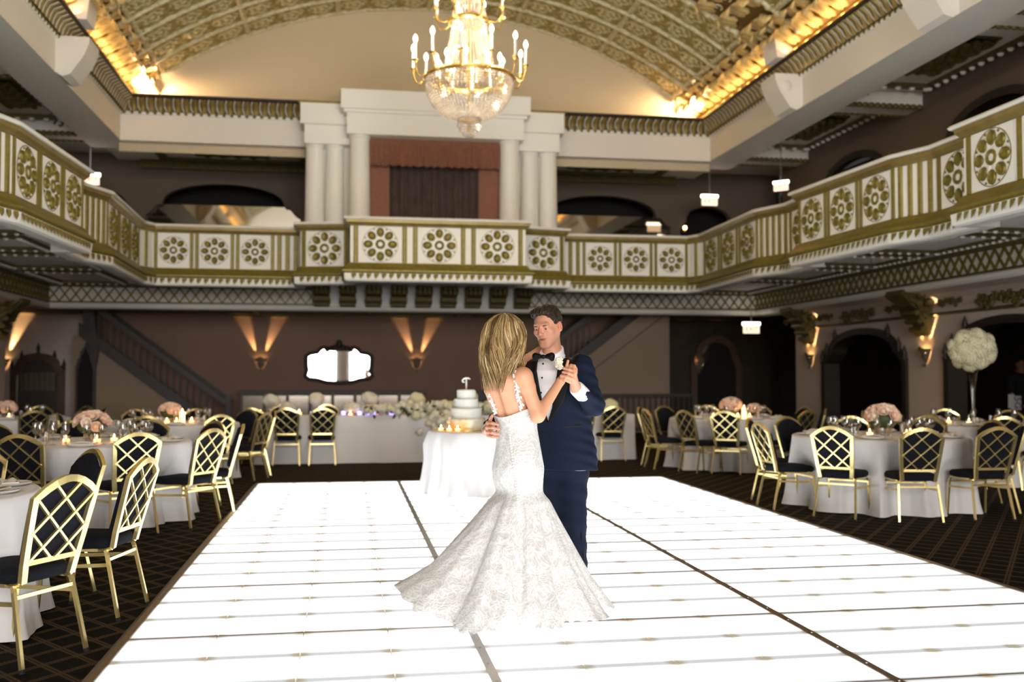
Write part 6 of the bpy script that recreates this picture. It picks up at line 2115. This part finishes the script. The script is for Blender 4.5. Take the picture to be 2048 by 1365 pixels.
# ================================================================== bride
bd = thing('person', 'blonde bride seen from behind in a white lace mermaid gown', 'person', (0.9628, 5.6600, 0.0600))
BO = np.array(bd.location)
bHead = V(*(0.9078, 5.6600, 1.6294)); bM = frame_of((.86, .50, .06), (-.03, 0, 1))
bLS, bRS = V(*(0.8355, 5.7600, 1.3943)), V(*(0.9740, 5.5400, 1.4029))
bRE, bRW = V(*(1.0519, 5.5000, 1.1824)), V(*(1.2022, 5.6000, 1.3744))
bLE, bLW = V(*(1.0060, 6.0400, 1.4491)), V(*(1.1933, 6.1700, 1.5697))
bNeck = V(*(0.9049, 5.6600, 1.4545)); bCh = V(*(0.8963, 5.6600, 1.2972)); bWa = V(*(0.9659, 5.6600, 1.0910)); bHi = V(*(0.9658, 5.6600, 0.8828))
F = Field((.55, 5.30, .78), (1.55, 6.30, 1.82), .004)
build_head(F, bHead, bM, False, .94)
F.cone(bHead + bM @ V(0, -.02, -.05), bNeck, .047, .050, .03)
F.cone(bNeck, (bLS + bRS) / 2 - V(0, 0, .03), .050, .07, .04)
F.cone((bLS + bRS) / 2 - V(0, 0, .02), bLS, .052, .046, .04); F.cone((bLS + bRS) / 2 - V(0, 0, .02), bRS, .052, .048, .04)
ba = math.atan2(.62, .78); bw = ba - PI / 2
sh = (bLS + bRS) / 2
F.loft([(bHi[2], bHi[0], bHi[1], .120, .100, bw), (bWa[2] - .06, bWa[0], bWa[1], .108, .088, bw), (bWa[2], bWa[0], bWa[1], .106, .086, bw), (bCh[2] - .06, (bCh[0] * .7 + bWa[0] * .3), bCh[1], .128, .100, bw), (bCh[2] + .02, bCh[0], bCh[1], .140, .105, bw), (bCh[2] + .09, sh[0], sh[1], .140, .085, bw), (bCh[2] + .13, sh[0], sh[1], .10, .06, bw)], .03)
F.chain([bRS, bRE, bRW], [.044, .037, .024], .022); F.cone(bRS + V(0, 0, -.01), bRS * .75 + bRE * .25, .05, .043, .03)
F.chain([bLS, bLE, bLW], [.042, .035, .024], .022)
# shoulder blades and the hollow of the spine
nb = V(-math.cos(ba), -math.sin(ba), 0); wb = V(math.cos(bw), math.sin(bw), 0)
for s in (-1, 1): F.ell(bCh + V(0, 0, .055) + nb * .070 + wb * s * .062, (.035, .028, .055), None, .03)
F.cone(bCh + V(0, 0, .10) + nb * .122, bWa + V(0, 0, .03) + nb * .112, .014, .018, .03, carve=True)
# right hand held up in his
bp = V(*(1.2484, 5.6100, 1.4345))
F.cone(bRW, bp, .022, .021, .015)
for p_ in (((1.2755, 5.6000, 1.4574), (1.2896, 5.5850, 1.4458), (1.2909, 5.5780, 1.4201)), ((1.2761, 5.5900, 1.4487), (1.2873, 5.5750, 1.4343), (1.2865, 5.5720, 1.4115)), ((1.2638, 5.6000, 1.4660), (1.2809, 5.5850, 1.4630), (1.2914, 5.5800, 1.4429)), ((1.2709, 5.5800, 1.4372), (1.2803, 5.5700, 1.4201), (1.2802, 5.5700, 1.4001))):
    F.cone(bp, p_[0], .015, .009, .008); finger(F, [V(*q) for q in p_], .0088, .0070)
finger(F, [V(*(1.2293, 5.5900, 1.4287)), V(*(1.2370, 5.5850, 1.4657)), V(*(1.2440, 5.5900, 1.4915))], .0105, .0078)
# left hand behind his neck
for k in range(4):
    o_ = V(.0, .0, .018 * (k - 1.5)); finger(F, [bLW + o_ * .6, bLW + V(.04, .02, 0) + o_, bLW + V(.075, .015, -.005) + o_], .0088, .007)
finger(F, [bLW, bLW + V(.03, -.01, .03)], .010, .008)
BSK = np.array([.62, .31, .18])
put('body', F.mesh('body', 'skin', lambda P: np.tile(BSK, (len(P), 1))), bd, BO)
# ---- gown: bodice and skirt in one sweep
def gown(u, v):
    th = 2 * PI * u
    # v: 0 top edge .. 1 hem
    c, s = math.cos(th), math.sin(th)
    KV = [0, .12, .22, .34, .42, .48, .56, .70, .85, 1.0]
    zz = np.interp(v, KV, [TOPZ, bWa[2] + .01, bWa[2] - .09, bHi[2], bHi[2] - .07, bHi[2] - .12, bHi[2] - .20, .48, .25, .07])
    cx = np.interp(v, KV, [bWa[0] - .022, bWa[0] - .004, bWa[0], bHi[0], bHi[0], bHi[0] + .005, bHi[0] + .01, bHi[0] + .0, bHi[0] - .01, bHi[0] - .02])
    a = np.interp(v, KV, [.138, .122, .136, .158, .152, .144, .150, 0, 0, 0]); b = np.interp(v, KV, [.114, .104, .117, .139, .135, .128, .135, 0, 0, 0])
    ex, ey = math.cos(bw), math.sin(bw)
    cc, ss = c, s
    # body ellipse radius in world direction th
    lu, lv = cc * ex + ss * ey, -cc * ey + ss * ex
    rb = 1 / math.sqrt((lu / max(a, 1e-3)) ** 2 + (lv / max(b, 1e-3)) ** 2) if a > 0 else 0
    # hem reach by direction: long swinging train to the left
    dth = [0, 30, 60, 90, 120, 150, 175, 195, 215, 240, 270, 300, 330, 360]
    reach = [.53, .48, .42, .40, .44, .56, .66, .68, .62, .50, .40, .42, .50, .53]
    rh = np.interp(math.degrees(th) % 360, dth, reach)
    f_ = max(0, (v - .50) / .50)
    base = .138
    if v >= .56: rb = base
    r = rb + (rh - base) * (f_ ** 1.15) if f_ > 0 else rb
    lift = .20 * math.exp(-((math.degrees(th) - 188) / 24) ** 2)
    zz = zz + lift * f_ ** 1.5
    fold = .045 * f_ * math.sin(9 * th + .9 * math.sin(2 * th) + 1.0) + .022 * f_ * math.sin(17 * th + 2) + .008 * f_ * math.sin(41 * th + 3 * v)
    r += fold
    # gathered left knee
    r += .025 * math.exp(-((math.degrees(th) - 200) / 30) ** 2) * math.exp(-((v - .50) / .05) ** 2) * -1
    if v < .12:      # scooped back edge
        back = max(0, -(c * math.cos(ba) + s * math.sin(ba)))
        zz = zz - (1 - v / .12) * (.055 * back ** 1.5)
    if v > .985: zz += .010 * math.sin(60 * th); r += .01 * math.sin(47 * th)
    return (cx + r * c, bHi[1] + r * s, zz)


TOPZ = bWa[2] + .135
m = MB().grid(gown, 168, 60, wrap=True)
gw = put('gown', m.mesh('gown', 'lace_gown', True), bd, BO)
# straps with lace leaves
def strap(p0, p1, p2, seed, n):
    m = MB(); rnd = random.Random(seed)
    pts = [p0 * (1 - t) ** 2 + p1 * 2 * t * (1 - t) + p2 * t * t for t in np.linspace(0, 1, 16)]
    m.tube([tuple(p) for p in pts], .006, 5)
    for p in pts[2:]:
        for k in range(n):
            a = rnd.uniform(0, 6.28); q = p + V(math.cos(a) * .012, -.004, math.sin(a) * .012)
            m.sphere(tuple(q), rnd.uniform(.004, .0075), 6, 4, (1, .5, 1))
    put('strap', m.mesh('strap', 'lace', True), bd, BO)
strap(V(*(0.9287, 5.5250, 1.4365)), V(*(0.9225, 5.5050, 1.3416)), V(*(0.9673, 5.5350, 1.2207)), 1, 4)
strap(V(*(0.8036, 5.7000, 1.4059)), V(*(0.7902, 5.6250, 1.2981)), V(*(0.8325, 5.6000, 1.1912)), 2, 2)
m = MB()
for k in range(26):
    p = V(*(0.8963, 5.5350, 1.0760)) * (1 - k / 25) + V(*(0.9439, 5.5150, 0.6881)) * (k / 25); m.sphere(tuple(p), .0065, 6, 5)
put('button_row', m.mesh('button_row', 'lace', True), bd, BO)
# scalloped lace appliques on the skirt
# ---- hair: soft mass plus many locks
rnd = random.Random(21)
F = Field(bHead - V(.26, .26, .36), bHead + V(.26, .26, .18), .005)
bp_ = lambda x, y, z: bHead + bM @ V(x, y, z)
F.ell(bp_(0, -.025, .038), (.084, .106, .088), bM, .02)
hb = V(*(0.8810, 5.6000, 1.5531))
F.ell(V(*(0.8867, 5.6000, 1.5815)), (.088, .075, .125), None, .04); F.ell(V(*(0.8609, 5.6000, 1.4907)), (.080, .060, .095), None, .04)
F.ell(V(*(0.9397, 5.5900, 1.5389)), (.045, .045, .085), None, .03)
def bh_col(P):
    t = .5 + .5 * np.sin(P[:, 0] * 140 + 40 * P[:, 2] + 3 * np.sin(P[:, 2] * 17))
    return np.array([.10, .055, .017]) + t[:, None] * np.array([.13, .09, .035])
put('hair', F.mesh('hair', 'hair', bh_col, 2), bd, BO)
m = MB(); tones = []
back = math.atan2(-bM[1, 1], -bM[0, 1])
for k in range(950):
    # root near the crown, over the head and down the back in loose waves
    ph0 = back + rnd.uniform(-2.15, 2.15)
    drop = rnd.uniform(.28, .42) if -1.7 < ph0 - back < .9 else rnd.uniform(.24, .34)
    ph = 2.6 * ph0 + rnd.uniform(-.5, .5); amp = rnd.uniform(.12, .26); kk = rnd.uniform(.88, 1.04)
    pts = []
    for t in np.linspace(0, 1, 13):
        r__ = kk * float(np.interp(t, [0, .10, .25, .45, .7, .88, 1], [.015, .064, .106, .124, .130, .124, .112]))
        ang = ph0 + amp * t * math.sin(ph + 8 * t)
        r__ += .014 * t * math.sin(ph * 2 + 10 * t)
        cx_ = bHead[0] - .022 - .010 * t; cy_ = bHead[1] - .018 - .012 * t
        pts.append((cx_ + r__ * math.cos(ang), cy_ + r__ * .92 * math.sin(ang), bHead[2] + .128 - .02 * (1 - kk) * 10 - (drop + .02) * (t ** 1.25)))
    r_ = rnd.uniform(.0016, .0042)
    n0 = len(m.v); m.tube(pts, [r_ * .5] + [r_] * 8 + [r_ * .8, r_ * .6, r_ * .4, r_ * .15], 5)
    q = rnd.random(); col = np.array([.075, .036, .010]) * (1 - q) + np.array([.40, .26, .10]) * q
    if rnd.random() < .12: col = np.array([.58, .45, .25])
    tones += [col] * (len(m.v) - n0)
me = m.mesh('hair_locks', 'hair', True)
at = me.attributes.new('tone', 'FLOAT_COLOR', 'POINT'); at.data.foreach_set('color', np.concatenate([np.array(tones), np.ones((len(tones), 1))], 1).astype(np.float32).ravel())
put('hair_locks', me, bd, BO)

# ================================================================== guest standing in the dim right aisle
gs = thing('person', 'person in dark clothes holding a white card in the dark right arch', 'person', (11.75, 16.0, 0))
F = Field((11.2, 15.5, .75), (12.3, 16.4, 1.85), .009)
h2 = V(11.72, 15.95, 1.63); M2 = frame_of((-.35, -.93, -.05), (0, 0, 1))
build_head(F, h2, M2, True, 1.0)
F.cone(h2 - V(0, 0, .06), V(11.75, 16.0, 1.45), .052, .06, .03)
F.cone(V(11.75, 16.0, 1.40), V(11.75, 16.0, .95), .13, .13, .1)
F.chain([V(11.95, 15.98, 1.38), V(12.0, 15.9, 1.12), V(11.75, 15.70, 1.05)], [.05, .042, .03], .02)
F.chain([V(11.55, 15.98, 1.38), V(11.45, 15.86, 1.12), V(11.33, 15.66, 1.10)], [.05, .042, .03], .02)
for k in range(4): finger(F, [V(11.33, 15.66, 1.10), V(11.30 - .0 + .018 * k, 15.62, 1.075), V(11.30 + .018 * k, 15.60, 1.04)], .012, .010)
put('body', F.mesh('body', 'skin', lambda P: np.tile(np.array([.36, .17, .10]), (len(P), 1))), gs, gs.location)
F = Field((11.2, 15.5, .02), (12.3, 16.4, 1.6), .012)
F.cone(V(11.75, 16.0, 1.36), V(11.75, 16.0, 1.0), .16, .15, .1); F.cone(V(11.58, 15.99, 1.38), V(11.93, 15.99, 1.38), .09, .09, .06)
F.chain([V(11.95, 15.98, 1.38), V(12.0, 15.9, 1.12), V(11.80, 15.74, 1.06)], [.07, .06, .05], .03); F.chain([V(11.55, 15.98, 1.38), V(11.45, 15.86, 1.12), V(11.36, 15.70, 1.10)], [.07, .06, .05], .03)
for s in (-1, 1): F.cone(V(11.75 + s * .08, 16.0, .95), V(11.75 + s * .1, 16.0, .06), .10, .06, .05); F.cone(V(11.75 + s * .1, 16.0, .06), V(11.70 + s * .1, 15.86, .05), .05, .04, .02)
put('clothes', F.mesh('clothes', 'black_cloth', None, 1), gs, gs.location)
F = Field(h2 - .2, h2 + .2, .01)
F.ell(h2 + M2 @ V(0, -.03, .05), (.085, .105, .09), M2, .02); F.ell(h2 + M2 @ V(0, -.07, -.02), (.075, .06, .08), M2, .03)
put('hair', F.mesh('hair', 'hair', lambda P: np.tile(np.array([.012, .008, .006]), (len(P), 1)), 1), gs, gs.location)
cd = thing('table_card', 'white table number card held by the person in the right arch', 'card', (11.345, 15.60, .83))
mk('card', MB().box(-.09, .11, -.004, .004, 0, .24), 'card', cd)
mk('card', MB().box(-.13, -.02, .006, .012, .03, .27), 'card', cd)
cu = bpy.data.curves.new('card_figures', 'FONT'); cu.body = '5G'; cu.size = .17; cu.align_x = 'CENTER'; cu.align_y = 'CENTER'; cu.extrude = .001; cu.materials.append(MATS['ink'])
text_mesh('figures', cu, cd, (.035, -.006, .12), (R(90), R(90), 0))
